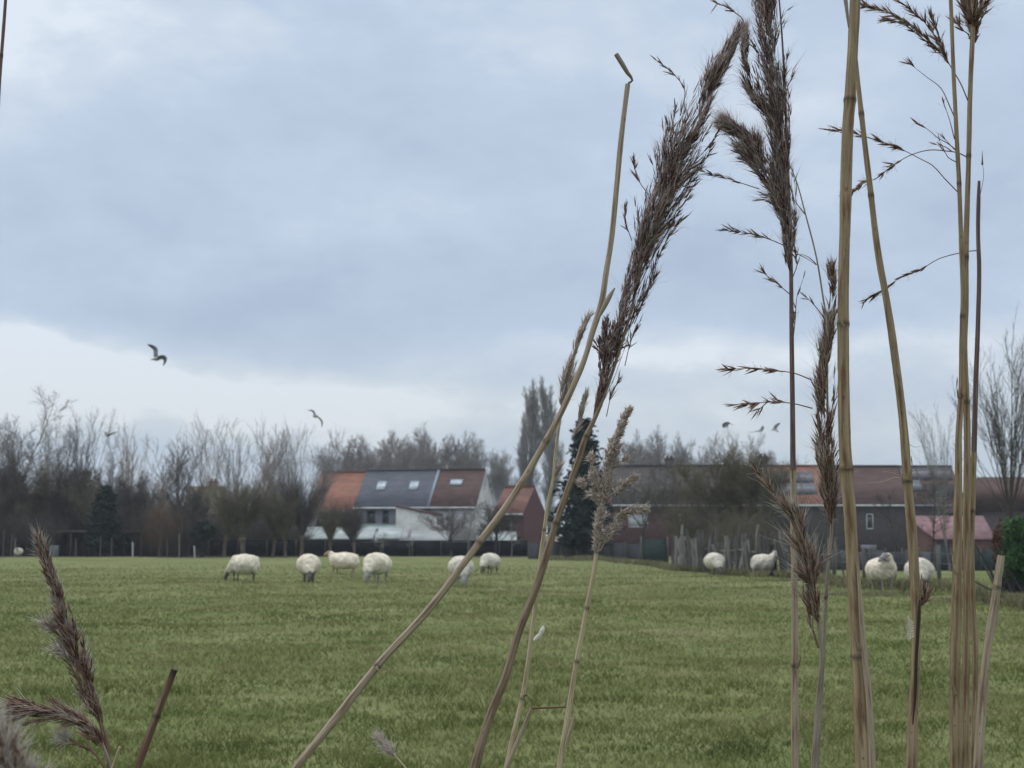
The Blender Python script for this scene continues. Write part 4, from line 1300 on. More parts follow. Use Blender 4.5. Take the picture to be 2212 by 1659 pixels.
    d_ = (value_noise(co[:, 0] * 1 + co[:, 2] * .7, co[:, 1] + co[:, 2], .055, 3) - .5) * .022 + (value_noise(co[:, 0] - co[:, 2], co[:, 1] * 1.1 + co[:, 0], .16, 5) - .5) * .035
    co = co + no * d_[:, None]
    fm.vertices.foreach_set('co', co.ravel()); fm.update()
    bpy.data.objects.remove(fo)
    SHEEP[pose] = (bm_, fm)
    return SHEEP[pose]


def recolour(me, mat_):
    m2 = me.copy(); m2.materials.clear(); m2.materials.append(mat_); return m2


def sheep(u, y, pose, rz, scale, fl, face, label, lx=.84):
    bm_, fm = sheep_parts(pose)
    g_ = G(u, y)
    o = empty('sheep', g_, label, 'sheep', 'sheep scattered over the pasture', math.radians(rz))
    o.scale = (scale * lx, scale * 1.20, scale * 1.06)
    o.location.z -= .03
    for nm, me, mt in (('body', bm_, face), ('fleece', fm, fl)):
        key = nm + pose + mt.name
        if key not in SHEEP: SHEEP[key] = recolour(me, mt)
        c = bpy.data.objects.new(nm, SHEEP[key]); C.objects.link(c); c.parent = o
    return o


yv = lambda v: HC * F_ / (v - 1155.0) * 1.0
sheep(528, yv(1254), 'graze', 172, .98, FLEECE, FACE_D, 'cream sheep grazing side on, leftmost of the group in the pasture', .90)
sheep(668, yv(1257), 'graze', -80, 1.0, FLEECE_TAN, FACE_D, 'round cream sheep grazing towards the viewer, dark face in the grass')
sheep(742, yv(1240), 'stand', 166, .95, FLEECE_TAN, FACE_T, 'sheep with tan neck standing with raised head, below the grey house', 1.12)
sheep(814, yv(1258), 'graze', -118, 1.02, FLEECE_TAN, FACE_G, 'big cream sheep with grey muzzle grazing, right of the tan necked one')
sheep(996, yv(1260), 'graze', -78, 1.0, FLEECE_GREY, FACE_G, 'whitish sheep grazing head on behind the leaning reed')
sheep(1058, yv(1240), 'graze', -125, .88, FLEECE_GREY, FACE_D, 'white sheep with dark rear legs just right of the leaning reed')
sheep(1188, 99, 'graze', 20, .95, FLEECE, FACE_W, 'distant pale sheep half hidden by the brown reed stem at the field edge')
sheep(1543, yv(1240), 'graze', -75, .95, FLEECE_GREY, FACE_D, 'white sheep with lowered dark face in front of the stake fence')
sheep(1648, yv(1243), 'turned', 2, .95, FLEECE_GREY, FACE_G, 'white sheep with raised head facing the viewer left of the slim reed')
sheep(1903, yv(1273), 'turned', -72, .97, FLEECE_TAN, FACE_G, 'broad cream sheep standing between the thickest reed and the leaning reed')
sheep(1984, yv(1276), 'graze', -100, 1.0, FLEECE_GREY, FACE_D, 'grey white sheep behind the reed with the split dark bark')
sheep(41, 101.5, 'stand', -90, .7, FLEECE_GREY, FACE_G, 'tiny far sheep under the trees at the left edge')

# ------------------------------------------------------------------ gulls
GULL = bpy.data.materials.new('gull_plumage')
GULL.use_nodes = True
nt = GULL.node_tree; bs = nt.nodes['Principled BSDF']; bs.inputs['Roughness'].default_value = .8
at = mk('ShaderNodeAttribute'); at.attribute_name = 'dark'
rp = mk('ShaderNodeValToRGB'); e = rp.color_ramp.elements
e[0].position, e[0].color = 0.0, (.30, .31, .30, 1); e[1].position, e[1].color = 1.0, (.02, .02, .022, 1)
q_ = e.new(.45); q_.color = (.11, .12, .13, 1)
nt.links.new(at.outputs['Fac'], rp.inputs[0]); nt.links.new(rp.outputs[0], bs.inputs['Base Color'])
BEAK = material('beak_dark', (0.08, 0.02, 0.015), (0.12, 0.03, 0.02), 10)


def gull(u, v, y, head, wings, label, size=1.0, lengthen=.19, dk=1.0, ch=1.0):
    """head: (dx,dz) image-plane direction of the head; wings: per wing list of (du,dv,depth) offsets in photo units"""
    c = P(u, v, y); k = y / F_
    o = empty('gull', c, label, 'gull', 'gulls flying over the field')
    hd = nrm(np.array([head[0], head[2] if len(head) > 2 else -.3, head[1]]))
    m = MB()
    L = lengthen * size
    prof = [(-1.05, .03, .008), (-.85, .05, .012), (-.55, .035, .030), (-.2, .052, .055), (.2, .062, .062), (.55, .048, .050), (.75, .036, .038), (.92, .034, .036), (1.03, .015, .016)]
    loft(m, [(hd * L * t_, hd, a * size, b * size) for t_, a, b in prof], 12)
    n0 = m.n
    va_body = np.zeros(n0)
    m.va = [va_body]
    m.v = [np.concatenate(m.v)]
    for wg in wings:
        pts = [np.zeros(3)] + [np.array([du * k, dp, -dv * k]) for du, dv, dp in wg]
        sp = spline(np.array(pts), .05)
        n_ = len(sp); s = np.linspace(0, 1, n_)
        chord = ch * size * np.interp(s, [0, .2, .5, .8, 1], [.10, .125, .115, .075, .018])
        thick = size * np.interp(s, [0, .3, 1], [.020, .010, .003])
        cd = nrm(hd * 1.0 + np.array([0, -.35, 0]))
        T = nrm(np.gradient(sp, axis=0))
        cd = nrm(cd[None] - (T @ cd)[:, None] * T)
        nn = np.cross(T, cd)
        V = []
        prof2 = [(1, 0), (.5, .9), (-.2, .7), (-1, .1), (-.2, -.6), (.5, -.8)]
        for i in range(n_):
            for (a, b) in prof2:
                V.append(sp[i] + cd[i] * a * chord[i] + nn[i] * b * thick[i] + cd[i] * chord[i] * .2)
        fs = [(i * 6 + j, i * 6 + (j + 1) % 6, (i + 1) * 6 + (j + 1) % 6, (i + 1) * 6 + j) for i in range(n_ - 1) for j in range(6)]
        m.add(V, fs, None, np.repeat(np.clip(.40 * dk + (s > .72) * .6 * dk, 0, 1), 6))
    m.build('body', GULL, o, origin=(0, 0, 0), smooth=True)
    bk_ = MB(); loft(bk_, [(hd * L * 1.0, hd, .010 * size, .012 * size), (hd * L * 1.12, hd, .007 * size, .008 * size), (hd * L * 1.22, hd, .002, .002)], 6)
    bk_.build('beak', BEAK, o, origin=(0, 0, 0))
    return o


gull(338, 775, 42, (1, .12), [[(-3, -9, .02), (-5, -20, .08), (-23, -33, .15)], [(9, -2, -.05), (20, 1, -.10), (18, 17, -.15)]], 'nearest gull with one wing raised, against the pale cloud at the left', 1.0, lengthen=.17, ch=.72)
gull(681, 899, 52, (.6, -.1, -.9), [[(-5, -9, .05), (-19, -14, .15)], [(8, 4, 0), (14, 12, .02), (14, 24, .05)]], 'gull banking with drooping wings above the pale upright trees', 1.0)
gull(233, 941, 85, (-.9, -.1), [[(-3, -5, .1), (-9, -9, .2)], [(8, -3, -.1), (24, -8, -.2)]], 'faint small gull above the slender tan poplar', .95, dk=.8)
gull(1567, 921, 80, (-1, .05), [[(6, -5, .1), (20, -4, .2)], [(-3, -4, -.1), (2, -9, -.2)]], 'leftmost of the three gulls above the terrace chimney', .95, dk=.8)
gull(1640, 931, 85, (1, 0), [[(-8, 1, .05), (-24, 3, .1)], [(6, -5, 0), (8, -11, -.1)]], 'middle one of the three gulls above the terrace chimney', .9, dk=.8)
gull(1673, 928, 82, (-1, -.1), [[(4, -6, .1), (14, -15, .2)], [(3, 2, -.1), (7, 6, -.25)]], 'rightmost of the three gulls, beside the slim reed', .9, dk=.8)

# ------------------------------------------------------------------ reeds


def stem_material(name, a, b, streak, dark=(0.02, 0.013, 0.010)):
    m = bpy.data.materials.new(name); m.use_nodes = True
    t_ = m.node_tree; L = t_.links.new; bs_ = t_.nodes['Principled BSDF']
    bs_.inputs['Roughness'].default_value = .62; bs_.inputs['Specular IOR Level'].default_value = .3
    uv = t_.nodes.new('ShaderNodeUVMap')
    def nz(sx, sy, sc_, det=4):
        mp = t_.nodes.new('ShaderNodeMapping'); mp.inputs['Scale'].default_value = (sx, sy, 1); L(uv.outputs[0], mp.inputs[0])
        n_ = t_.nodes.new('ShaderNodeTexNoise'); n_.inputs['Scale'].default_value = sc_; n_.inputs['Detail'].default_value = det; L(mp.outputs[0], n_.inputs['Vector'])
        return n_.outputs[0]
    r1_ = t_.nodes.new('ShaderNodeValToRGB'); e_ = r1_.color_ramp.elements
    e_[0].position, e_[0].color = .35, (*a, 1); e_[1].position, e_[1].color = .65, (*b, 1)
    L(nz(11, 22, 1.0), r1_.inputs[0])
    r2_ = t_.nodes.new('ShaderNodeValToRGB'); e_ = r2_.color_ramp.elements
    e_[0].position, e_[0].color = .50, (0, 0, 0, 1); e_[1].position, e_[1].color = .66, (1, 1, 1, 1)
    L(nz(8, 40, 1.0, 6), r2_.inputs[0])
    mx = t_.nodes.new('ShaderNodeMix'); mx.data_type = 'RGBA'
    mm = t_.nodes.new('ShaderNodeMath'); mm.operation = 'MULTIPLY'; mm.inputs[1].default_value = .9
    L(r2_.outputs[0], mm.inputs[0]); L(mm.outputs[0], mx.inputs[0]); L(r1_.outputs[0], mx.inputs[6]); mx.inputs[7].default_value = (*streak, 1)
    r3_ = t_.nodes.new('ShaderNodeValToRGB'); e_ = r3_.color_ramp.elements
    e_[0].position, e_[0].color = .66, (0, 0, 0, 1); e_[1].position, e_[1].color = .72, (.8, .8, .8, 1)
    L(nz(7, 150, 1.0, 3), r3_.inputs[0])
    mx3 = t_.nodes.new('ShaderNodeMix'); mx3.data_type = 'RGBA'
    L(r3_.outputs[0], mx3.inputs[0]); L(mx.outputs[2], mx3.inputs[6]); mx3.inputs[7].default_value = (streak[0] * .5, streak[1] * .5, streak[2] * .5, 1)
    mx = mx3
    ad = t_.nodes.new('ShaderNodeAttribute'); ad.attribute_name = 'dark'
    mx2 = t_.nodes.new('ShaderNodeMix'); mx2.data_type = 'RGBA'
    L(ad.outputs['Fac'], mx2.inputs[0]); L(mx.outputs[2], mx2.inputs[6]); mx2.inputs[7].default_value = (*dark, 1)
    L(mx2.outputs[2], bs_.inputs['Base Color'])
    bp = t_.nodes.new('ShaderNodeBump'); bp.inputs['Strength'].default_value = .5; bp.inputs['Distance'].default_value = .0004
    L(nz(40, 6, 1.0, 3), bp.inputs['Height']); L(bp.outputs[0], bs_.inputs['Normal'])
    return m


S_TAN = stem_material('reed_tan', (0.17, 0.12, 0.068), (0.32, 0.24, 0.148), (0.12, 0.062, 0.030))
S_BEIGE = stem_material('reed_beige', (0.24, 0.185, 0.13), (0.38, 0.305, 0.225), (0.14, 0.088, 0.056))
S_BROWN = stem_material('reed_brown', (0.085, 0.045, 0.030), (0.15, 0.085, 0.055), (0.22, 0.165, 0.11))
S_PURPLE = stem_material('reed_purple', (0.085, 0.050, 0.050), (0.14, 0.085, 0.080), (0.20, 0.15, 0.12))
S_STRAW = stem_material('reed_straw', (0.34, 0.28, 0.17), (0.45, 0.38, 0.25), (0.22, 0.155, 0.09))
S_TAWNY = stem_material('reed_tawny', (0.15, 0.105, 0.068), (0.26, 0.195, 0.135), (0.10, 0.052, 0.032))
S_GREY = stem_material('reed_greyed', (0.20, 0.165, 0.13), (0.30, 0.25, 0.20), (0.11, 0.08, 0.06))


def headmat(name, cols):
    return material(name, (0, 0, 0), attr='rnd', rough=.75, spec=.15, transl=.5, ramp=cols)


H_DARK = headmat('seed_head_dark', [(0, (0.11, 0.062, 0.060)), (.35, (0.23, 0.145, 0.135)), (.6, (0.40, 0.29, 0.255)), (.82, (0.54, 0.43, 0.38)), (.9, (0.64, 0.56, 0.53)), (1, (0.82, 0.76, 0.73))])
H_BROWN = headmat('seed_head_brown', [(0, (0.17, 0.088, 0.070)), (.4, (0.31, 0.185, 0.140)), (.7, (0.47, 0.345, 0.27)), (.85, (0.52, 0.44, 0.36)), (.92, (0.66, 0.61, 0.55)), (1, (0.82, 0.79, 0.75))])
H_PINK = headmat('seed_head_pinkish', [(0, (0.42, 0.33, 0.30)), (.4, (0.57, 0.47, 0.42)), (.75, (0.69, 0.60, 0.54)), (1, (0.80, 0.75, 0.70))])


def axis_at(A, s):
    seg = np.linalg.norm(np.diff(A, axis=0), axis=1); cum = np.concatenate([[0], np.cumsum(seg)]); cum /= cum[-1]
    s = np.clip(s, 0, 1)
    return np.stack([np.interp(s, cum, A[:, i]) for i in range(3)], -1)


def plume(mb, path, hw, d, nb=160, blen=.16, ns=9, sl=.0065, sr=.00055, bias=0.0, seed=1, hair=1.0, spread=.17, lo=0.0, hi=.85, brad=.00022, depth=1.0, drop=0.0):
    """reed panicle: slender branches from an axis, each with spikelets and silky hairs. path (u,v), hw half widths in photo units"""
    rs = np.random.RandomState(seed)
    k = d / F_
    A = np.array([P(u, v, d) for u, v in path]); A = spline(A, .004)
    nc_ = max(3, nb // 7); ci = rs.randint(0, nc_, nb)                  # branches leave the axis in tufts
    tc_ = rs.rand(nc_) * (1 - blen * .3); lc_ = .5 + rs.rand(nc_)
    t_ = np.clip(tc_[ci] + rs.randn(nb) * .012, 0, 1)
    te = np.clip(t_ + blen * lc_[ci] * (.75 + .5 * rs.rand(nb)), 0, 1)
    b0 = axis_at(A, t_); b1 = axis_at(A, te)
    tg = nrm(axis_at(A, t_ + .02) - axis_at(A, t_ - .02))
    rv_ = rs.randn(nc_, 3)[ci] + rs.randn(nb, 3) * .42; rv_[:, 0] += bias * 1.5
    rad = nrm(rv_ - (rv_ * tg).sum(1, keepdims=True) * tg)
    hws = np.interp(te, np.linspace(0, 1, len(hw)), hw) * k
    mag = hws * np.clip(np.sqrt(rs.rand(nc_))[ci] + rs.randn(nb) * .13, 0, 1.15) * 1.08
    off = rad * mag[:, None]; off[:, 1] *= depth
    end = b1 + off + np.array([0, 0, -drop]) * rs.rand(nb)[:, None]
    L0 = np.linalg.norm(end - b0, axis=1, keepdims=True)
    c1 = b0 + (nrm(tg + rad * .35)) * L0 * .45
    s = np.linspace(0, 1, 6)[None, :, None]
    Pt = (1 - s) ** 2 * b0[:, None] + 2 * s * (1 - s) * c1[:, None] + s ** 2 * end[:, None]
    tubes(mb, Pt, np.linspace(brad * 1.3, brad * .5, 6)[None].repeat(nb, 0), 3, fa=.15 + .4 * rs.rand(nb))
    # spikelets
    sp = .12 + .88 * rs.rand(nb, ns)
    f = sp * 5; i = np.minimum(f.astype(int), 4); fr = (f - i)[..., None]; bi = np.arange(nb)[:, None]
    p = (Pt[bi, i] * (1 - fr) + Pt[bi, i + 1] * fr).reshape(-1, 3)
    dt = nrm(Pt[bi, i + 1] - Pt[bi, i]).reshape(-1, 3)
    n_ = len(p)
    dr = nrm(dt + rs.randn(n_, 3) * spread)
    ln = sl * (.6 + .8 * rs.rand(n_))
    p = p + rs.randn(n_, 3) * sl * .08
    ss = np.array([0, .25, .6, 1.])
    Q = p[:, None] + dr[:, None] * (ln[:, None] * ss)[..., None] + (rs.randn(n_, 1, 3) * sl * .10) * (ss ** 2)[None, :, None]
    Rr = sr * (.6 + .8 * rs.rand(n_))[:, None] * np.array([.35, 1., .75, .08])
    tubes(mb, Q, Rr, 3, fa=lo + (hi - lo) * rs.rand(n_) ** 1.3)
    if hair > 0:
        m_ = rs.rand(n_) < .50 * hair
        pp, dd, ll = p[m_], dr[m_], ln[m_]
        for r_ in range(3):
            h_d = nrm(dd + rs.randn(len(pp), 3) * .34)
            H = pp[:, None] + (dd * ll[:, None] * .3)[:, None] + h_d[:, None] * (ll[:, None] * (1.0 + .7 * rs.rand(len(pp), 1)) * np.array([0, .5, 1.]))[..., None]
            tubes(mb, H, np.full((len(pp), 3), .000085) * np.array([1, .9, .3]), 3, fa=.88 + .12 * rs.rand(len(pp)))
    return mb


def stem_path(pts, d, d2=None, ground=True, lean=None):
    """photo trace (u,v,width) from bottom to top -> world rows x,y,z,r, continued down to the ground"""
    rows = []
    d2 = d if d2 is None else d2
    for i, (u, v, w_) in enumerate(pts):
        dd = d + (d2 - d) * i / max(1, len(pts) - 1)
        p = P(u, v, dd); rows.append([*p, w_ / 2 * dd / F_])
    if ground:
        a, b = np.array(rows[0][:3]), np.array(rows[1][:3])
        dr = nrm(a - b); sl = dr[0] / max(-dr[2], .3)
        z = a[2]
        if lean is None: lean = np.clip(sl * .45, -.35, .35) * z
        pre = []
        for f in (1.0, .8, .6, .42, .28, .17, .09, .04):
            pre.append([a[0] + lean * (1 - (1 - f) ** 1.8), a[1] + .10 * f, z * (1 - f) + .0, rows[0][3] * (1 + .25 * f)])
        rows = pre + rows
    return np.array(rows)


def reed_stem(root_name, rows, mat_, label, nodes=(), cat='reed', group='dry reed stems in the foreground', tip_dark=0.0, sides=12, splits=(), d=1.0):
    base = rows[0, :3].copy(); base[2] = 0
    o = empty(root_name, base, label, cat, group)
    sp = spline(rows, .0025)
    rs_ = np.random.RandomState(int(abs(rows[-1, 0]) * 9999) % 9973)
    n_ = len(sp); dark = np.zeros(n_)
    r = np.maximum(sp[:, 3], .00012) * (1 + .03 * np.convolve(rs_.randn(n_ + 6), np.ones(7) / 7 * 2, 'valid'))
    wob = np.cumsum(rs_.randn(n_, 3), 0); wob -= np.linspace(0, 1, n_)[:, None] * wob[-1]
    sp[:, :3] += wob * r[:, None] * .008
    for (nu, nv) in nodes:
        # nearest ring in the image
        rel = sp[:, :3] - np.array([0, 0, HC])
        dep = rel[:, 1] * cp_ + rel[:, 2] * sp_
        uu_ = CU + F_ * rel[:, 0] / dep; vv_ = CV - F_ * (-rel[:, 1] * sp_ + rel[:, 2] * cp_) / dep
        j = int(np.argmin((uu_ - nu) ** 2 + (vv_ - nv) ** 2))
        dist = np.linalg.norm(sp[:, :3] - sp[j, :3], axis=1)
        g1 = np.exp(-(dist / .0011) ** 2)
        # add rings near the node for a crisp collar
        dark = np.maximum(dark, .7 * g1); r = r * (1 + .10 * g1 + .05 * np.exp(-(dist / .004) ** 2))
    if tip_dark:
        dist = np.linalg.norm(sp[:, :3] - sp[-1, :3], axis=1); dark = np.maximum(dark, tip_dark * np.exp(-(dist / .006) ** 2))
    m = MB(); tubes(m, sp[None, :, :3], r[None], sides, va=dark[None], vlen=True, cap=True)
    m.build('stem', mat_, o, smooth=True)
    return o


def upper_stem(o, pts, d, mat_):
    rows = np.array([[*P(u, v, d), w_ / 2 * d / F_] for u, v, w_ in pts])
    sp = spline(rows, .003)
    m = MB(); tubes(m, sp[None, :, :3], sp[None, :, 3], 12, vlen=True, cap=True)
    return m.build('upper_stem', mat_, o, smooth=True)


def twig(mb, path, d, w0=2.2, w1=.8, seed=1, ns=0, sl=.006, sr=.0005, s0=.2, spread=.35, hair=.6, lo=.0, hi=.8, dz=0.0):
    """side branch with scattered spikelets"""
    rs_ = np.random.RandomState(seed)
    A = np.array([P(u, v, d + dz * i / len(path)) for i, (u, v) in enumerate(path)]); A = spline(A, .004)
    n_ = len(A); k = d / F_
    tubes(mb, A[None], (np.linspace(w0, w1, n_) / 2 * k)[None], 5, fa=.30)
    if ns:
        s = s0 + (1 - s0) * np.sort(rs_.rand(ns))
        p = axis_at(A, s); dt = nrm(axis_at(A, s + .02) - axis_at(A, s - .02))
        dr = nrm(dt + rs_.randn(ns, 3) * spread); ln = sl * (.6 + .8 * rs_.rand(ns))
        ss = np.array([0, .25, .6, 1.])
        Q = p[:, None] + dr[:, None] * (ln[:, None] * ss)[..., None]
        tubes(mb, Q, sr * (.6 + .8 * rs_.rand(ns))[:, None] * np.array([.35, 1., .75, .08]), 3, fa=lo + (hi - lo) * rs_.rand(ns) ** 1.2)
        if hair:
            for r_ in range(2):
                hd_ = nrm(dr + rs_.randn(ns, 3) * .6)
                H = p[:, None] + (dr * ln[:, None] * .3)[:, None] + hd_[:, None] * (ln[:, None] * np.array([0, .5, 1.]) * hair)[..., None]
                tubes(mb, H, np.full((ns, 3), .00009), 3, fa=.9)
    return mb


# 1: long leaning reed that bends upright and is snapped at the top
d = .92
o = reed_stem('broken_reed', stem_path([(640, 1659, 17), (730, 1546, 17), (815, 1438, 16), (930, 1311, 16), (1006, 1210, 15), (1035, 1171, 15), (1110, 1068, 14), (1179, 952, 13.5), (1205, 905, 13), (1239, 832, 13), (1263, 774, 12), (1280, 716, 13), (1299, 655, 13.5), (1309, 590, 13), (1320, 520, 12.5), (1332, 400, 12), (1345, 270, 11.5), (1356, 182, 11)], d),
              S_BEIGE, 'long leaning beige reed bent upright, its snapped tip folded to the left', nodes=[(815, 1438), (1035, 1171), (1179, 952)])
m = MB(); rows = np.array([[*P(u, v, d), w_ / 2 * d / F_] for u, v, w_ in [(1357, 180, 5), (1366, 174, 5), (1356, 158, 9), (1344, 138, 11), (1331, 117, 11)]])
sp = spline(rows, .003); tubes(m, sp[None, :, :3], sp[None, :, 3], 8, va=np.linspace(.5, .1, len(sp))[None], vlen=True, cap=True)
m.build('snapped_tip', S_GREY, o, smooth=True)
m = MB(); rows = np.array([[*P(u, v, d - .006), w_ / 2 * d / F_] for u, v, w_ in [(1292, 690, 3), (1304, 665, 10), (1317, 640, 10), (1328, 622, 3)]])
sp = spline(rows, .003); tubes(m, sp[None, :, :3], sp[None, :, 3], 8, vlen=True, cap=True); m.build('leaf_sheath', S_GREY, o, smooth=True)

# 2: brown reed with the largest dark seed head
d = 1.02
ax2 = [(1279, 917), (1300, 864), (1322, 806), (1338, 753), (1358, 690), (1378, 600), (1405, 500), (1440, 400), (1485, 300), (1525, 220), (1565, 130), (1592, 70)]
o = reed_stem('seeded_reed', stem_path([(1025, 1659, 20), (1058, 1547, 18), (1090, 1467, 17), (1124, 1356, 16), (1149, 1294, 16), (1176, 1214, 16), (1201, 1131, 15), (1228, 1055, 14), (1250, 992, 14), (1266, 943, 13), (1288, 897, 9), (1322, 806, 7), (1358, 690, 6), (1405, 500, 5), (1485, 300, 4), (1565, 130, 2.5)], d),
              S_TAWNY, 'brown reed leaning right with the largest, densest dark seed head', nodes=[(1201, 1131), (1266, 943)])
m = MB()
plume(m, ax2, [6, 18, 24, 27, 30, 34, 48, 60, 58, 48, 34, 18, 5], d, 250, .17, 8, .0085, .00045, -.45, 4, .9, .15)
plume(m, [(1290, 890), (1300, 820), (1312, 760), (1325, 700)], [12, 26, 30, 20], d, 45, .5, 7, .006, .0006, -.6, 5, .3, .16)
plume(m, ax2[3:9], [14, 20, 24, 24, 14], d, 70, .25, 9, .0085, .00046, .2, 6, .7, .15)
twig(m, [(1470, 250), (1478, 190), (1455, 160), (1417, 130)], d, 3, 1, 7, 14, .007, s0=.35, spread=.25)
twig(m, [(1592, 75), (1606, 45), (1580, 22), (1540, 2)], d, 3, 1, 8, 14, .007, s0=.2, spread=.3)
for j, pth in enumerate([[(1440, 480), (1490, 400), (1540, 318)], [(1420, 540), (1470, 450), (1505, 390)], [(1405, 590), (1440, 520), (1470, 470)], [(1370, 700), (1395, 640), (1412, 600)],
                         [(1500, 350), (1535, 310), (1552, 280)], [(1350, 790), (1362, 740), (1385, 690)], [(1310, 900), (1322, 850), (1340, 815)], [(1400, 420), (1375, 380), (1370, 350)], [(1365, 520), (1352, 480), (1350, 455)], [(1440, 330), (1455, 260), (1462, 225)]]):
    twig(m, pth, d, 2.2, 1, 20 + j, 16, .0075, .00055, .25, .22, .6)
m.build('seed_head', H_DARK, o)

# 3: thin pale reed with a greyish head behind the leaning reed
d = 1.10
o = reed_stem('slender_reed', stem_path([(1093, 1659, 11), (1117, 1554, 10.5), (1128, 1509, 10), (1142, 1422, 9.5), (1152, 1339, 9), (1162, 1259, 9), (1169, 1191, 8.5), (1176, 1145, 8), (1184, 1085, 7.5), (1194, 1041, 7), (1199, 987, 6.5), (1205, 940, 6), (1216, 870, 4), (1235, 790, 3), (1262, 715, 2), (1275, 682, 1.5)], d),
              S_STRAW, 'thin pale reed with a greyish head hidden behind the long leaning reed', nodes=[(1176, 1145), (1128, 1509)])
m = MB()
plume(m, [(1199, 990), (1205, 940), (1214, 880), (1232, 800), (1258, 725), (1276, 680)], [3, 9, 12, 14, 13, 9, 3], d, 70, .2, 7, .0065, .0005, -.3, 31, .6, .16, lo=.2, hi=.95)
plume(m, [(1194, 1045), (1210, 1000), (1232, 955), (1250, 905), (1264, 850)], [2, 6, 6, 6, 4, 2], d, 34, .22, 6, .006, .0005, 0, 32, .5, .16, lo=.2, hi=.95)
m.build('seed_head', H_PINK, o)
m = MB(); a_ = P(1148, 1392, d)
twig(m, [(1150, 1395), (1157, 1388), (1163, 1378), (1170, 1362)], d, 4, 9, 3)
rows = np.array([[*P(u, v, d - .003), w_ / 2 * d / F_] for u, v, w_ in [(1153, 1384, 5), (1160, 1378, 11), (1167, 1370, 9), (1172, 1360, 10), (1174, 1352, 3)]])
sp = spline(rows, .002); m = MB(); tubes(m, sp[None, :, :3], sp[None, :, 3], 8, cap=True)
m.build('leaf_scrap', material('papery_white', (0.55, 0.52, 0.45), (0.72, 0.70, 0.64), 300, rough=.8, transl=.2), o)

# 4: straw reed with fluffy pinkish head
d = 1.0
o = reed_stem('fluffy_reed', stem_path([(1209, 1659, 13), (1228, 1537, 12), (1246, 1429, 11), (1268, 1314, 10), (1287, 1207, 9), (1291, 1170, 8), (1296, 1120, 6), (1302, 1060, 5), (1312, 1000, 3)], d),
              S_STRAW, 'straight straw coloured reed with a fluffy pinkish grey forked head', nodes=[(1246, 1429), (1268, 1314)])
m = MB()
fl = dict(hair=.3, spread=.40, sl=.0034, sr=.00080, ns=12, lo=.1, hi=.95)
for j, (pth, hw_, nb_) in enumerate([
    ([(1291, 1205), (1288, 1160), (1298, 1110), (1302, 1075)], [3, 6, 7, 5], 70),
    ([(1302, 1080), (1290, 1050), (1281, 1015), (1277, 983)], [5, 7.5, 6, 2], 75),
    ([(1296, 1095), (1285, 1075), (1266, 1060), (1258, 1043)], [4, 5, 4, 2], 40),
    ([(1304, 1090), (1311, 1050), (1317, 1010), (1326, 965), (1340, 925), (1360, 885)], [4, 8, 10, 11, 7, 2], 160),
    ([(1314, 1085), (1330, 1062), (1350, 1045), (1370, 1031)], [3, 4, 5, 2], 45),
    ([(1296, 1190), (1318, 1150), (1340, 1118), (1362, 1102), (1392, 1100)], [3, 7, 7, 5, 2], 90),
    ([(1318, 1010), (1332, 1000), (1350, 995)], [4, 6, 3], 20)]):
    plume(m, pth, hw_, d, nb_, .22, seed=40 + j, **fl)
    twig(m, pth, d, 3.5, 1.2, 60 + j)
m.build('seed_head', H_PINK, o)
m = MB(); rows = np.array([[*P(u, v, d - .006), w_ / 2 * d / F_] for u, v, w_ in [(1222, 1612, 4), (1230, 1584, 7), (1238, 1556, 6), (1241, 1543, 3)]])
sp = spline(rows, .003); tubes(m, sp[None, :, :3], sp[None, :, 3], 7, vlen=True, cap=True); m.build('leaf_sheath', S_BEIGE, o, smooth=True)

# 5: little snapped twig between reeds 3 and 4
d = 1.03
o = reed_stem('snapped_twig', stem_path([(1095, 1659, 8), (1114, 1610, 8), (1132, 1570, 8), (1149, 1531, 8)], d), S_BEIGE, 'short stem snapped at a right angle, its broken end pointing right at the straw reed')
m = MB(); twig(m, [(1147, 1530), (1170, 1529), (1205, 1528), (1236, 1526)], d, 5, 3.5, 3); m.build('broken_end', S_BROWN, o)

# 6: slim straight reed with a big seed head leaving the top of the picture
d = 1.05
o = reed_stem('tall_seeded_reed', stem_path([(1717, 1659, 17), (1716, 1500, 16), (1716, 1354, 15), (1714, 1146, 14), (1713, 1012, 13)], d),
              S_BEIGE, 'slim straight reed, purple above, beige below, its big seed head cut by the top edge', nodes=[(1713, 1014), (1716, 1440)])
upper_stem(o, [(1713, 1012, 12.5), (1712, 878, 11), (1710, 720, 10), (1709, 600, 9), (1706, 476, 8), (1700, 329, 7), (1695, 180, 5), (1688, 60, 4), (1680, -40, 3)], d, S_PURPLE)
m = MB()
plume(m, [(1709, 600), (1706, 520), (1700, 440), (1692, 330), (1680, 230), (1670, 130), (1662, 40), (1655, -60), (1650, -140)], [5, 12, 14, 16, 34, 42, 46, 48, 42, 10], d, 360, .17, 8, .0080, .00042, -.6, 71, 1.0, .16)
plume(m, [(1705, 500), (1680, 430), (1655, 375), (1625, 325), (1592, 285), (1568, 268)], [6, 26, 34, 34, 26, 10], d, 200, .27, 8, .0080, .00044, .1, 72, 1.0, .17)
plume(m, [(1692, 330), (1655, 250), (1628, 190), (1612, 130), (1608, 70)], [6, 18, 22, 18, 6], d, 45, .25, 8, .0078, .00046, -.2, 75, 1.2, .18)
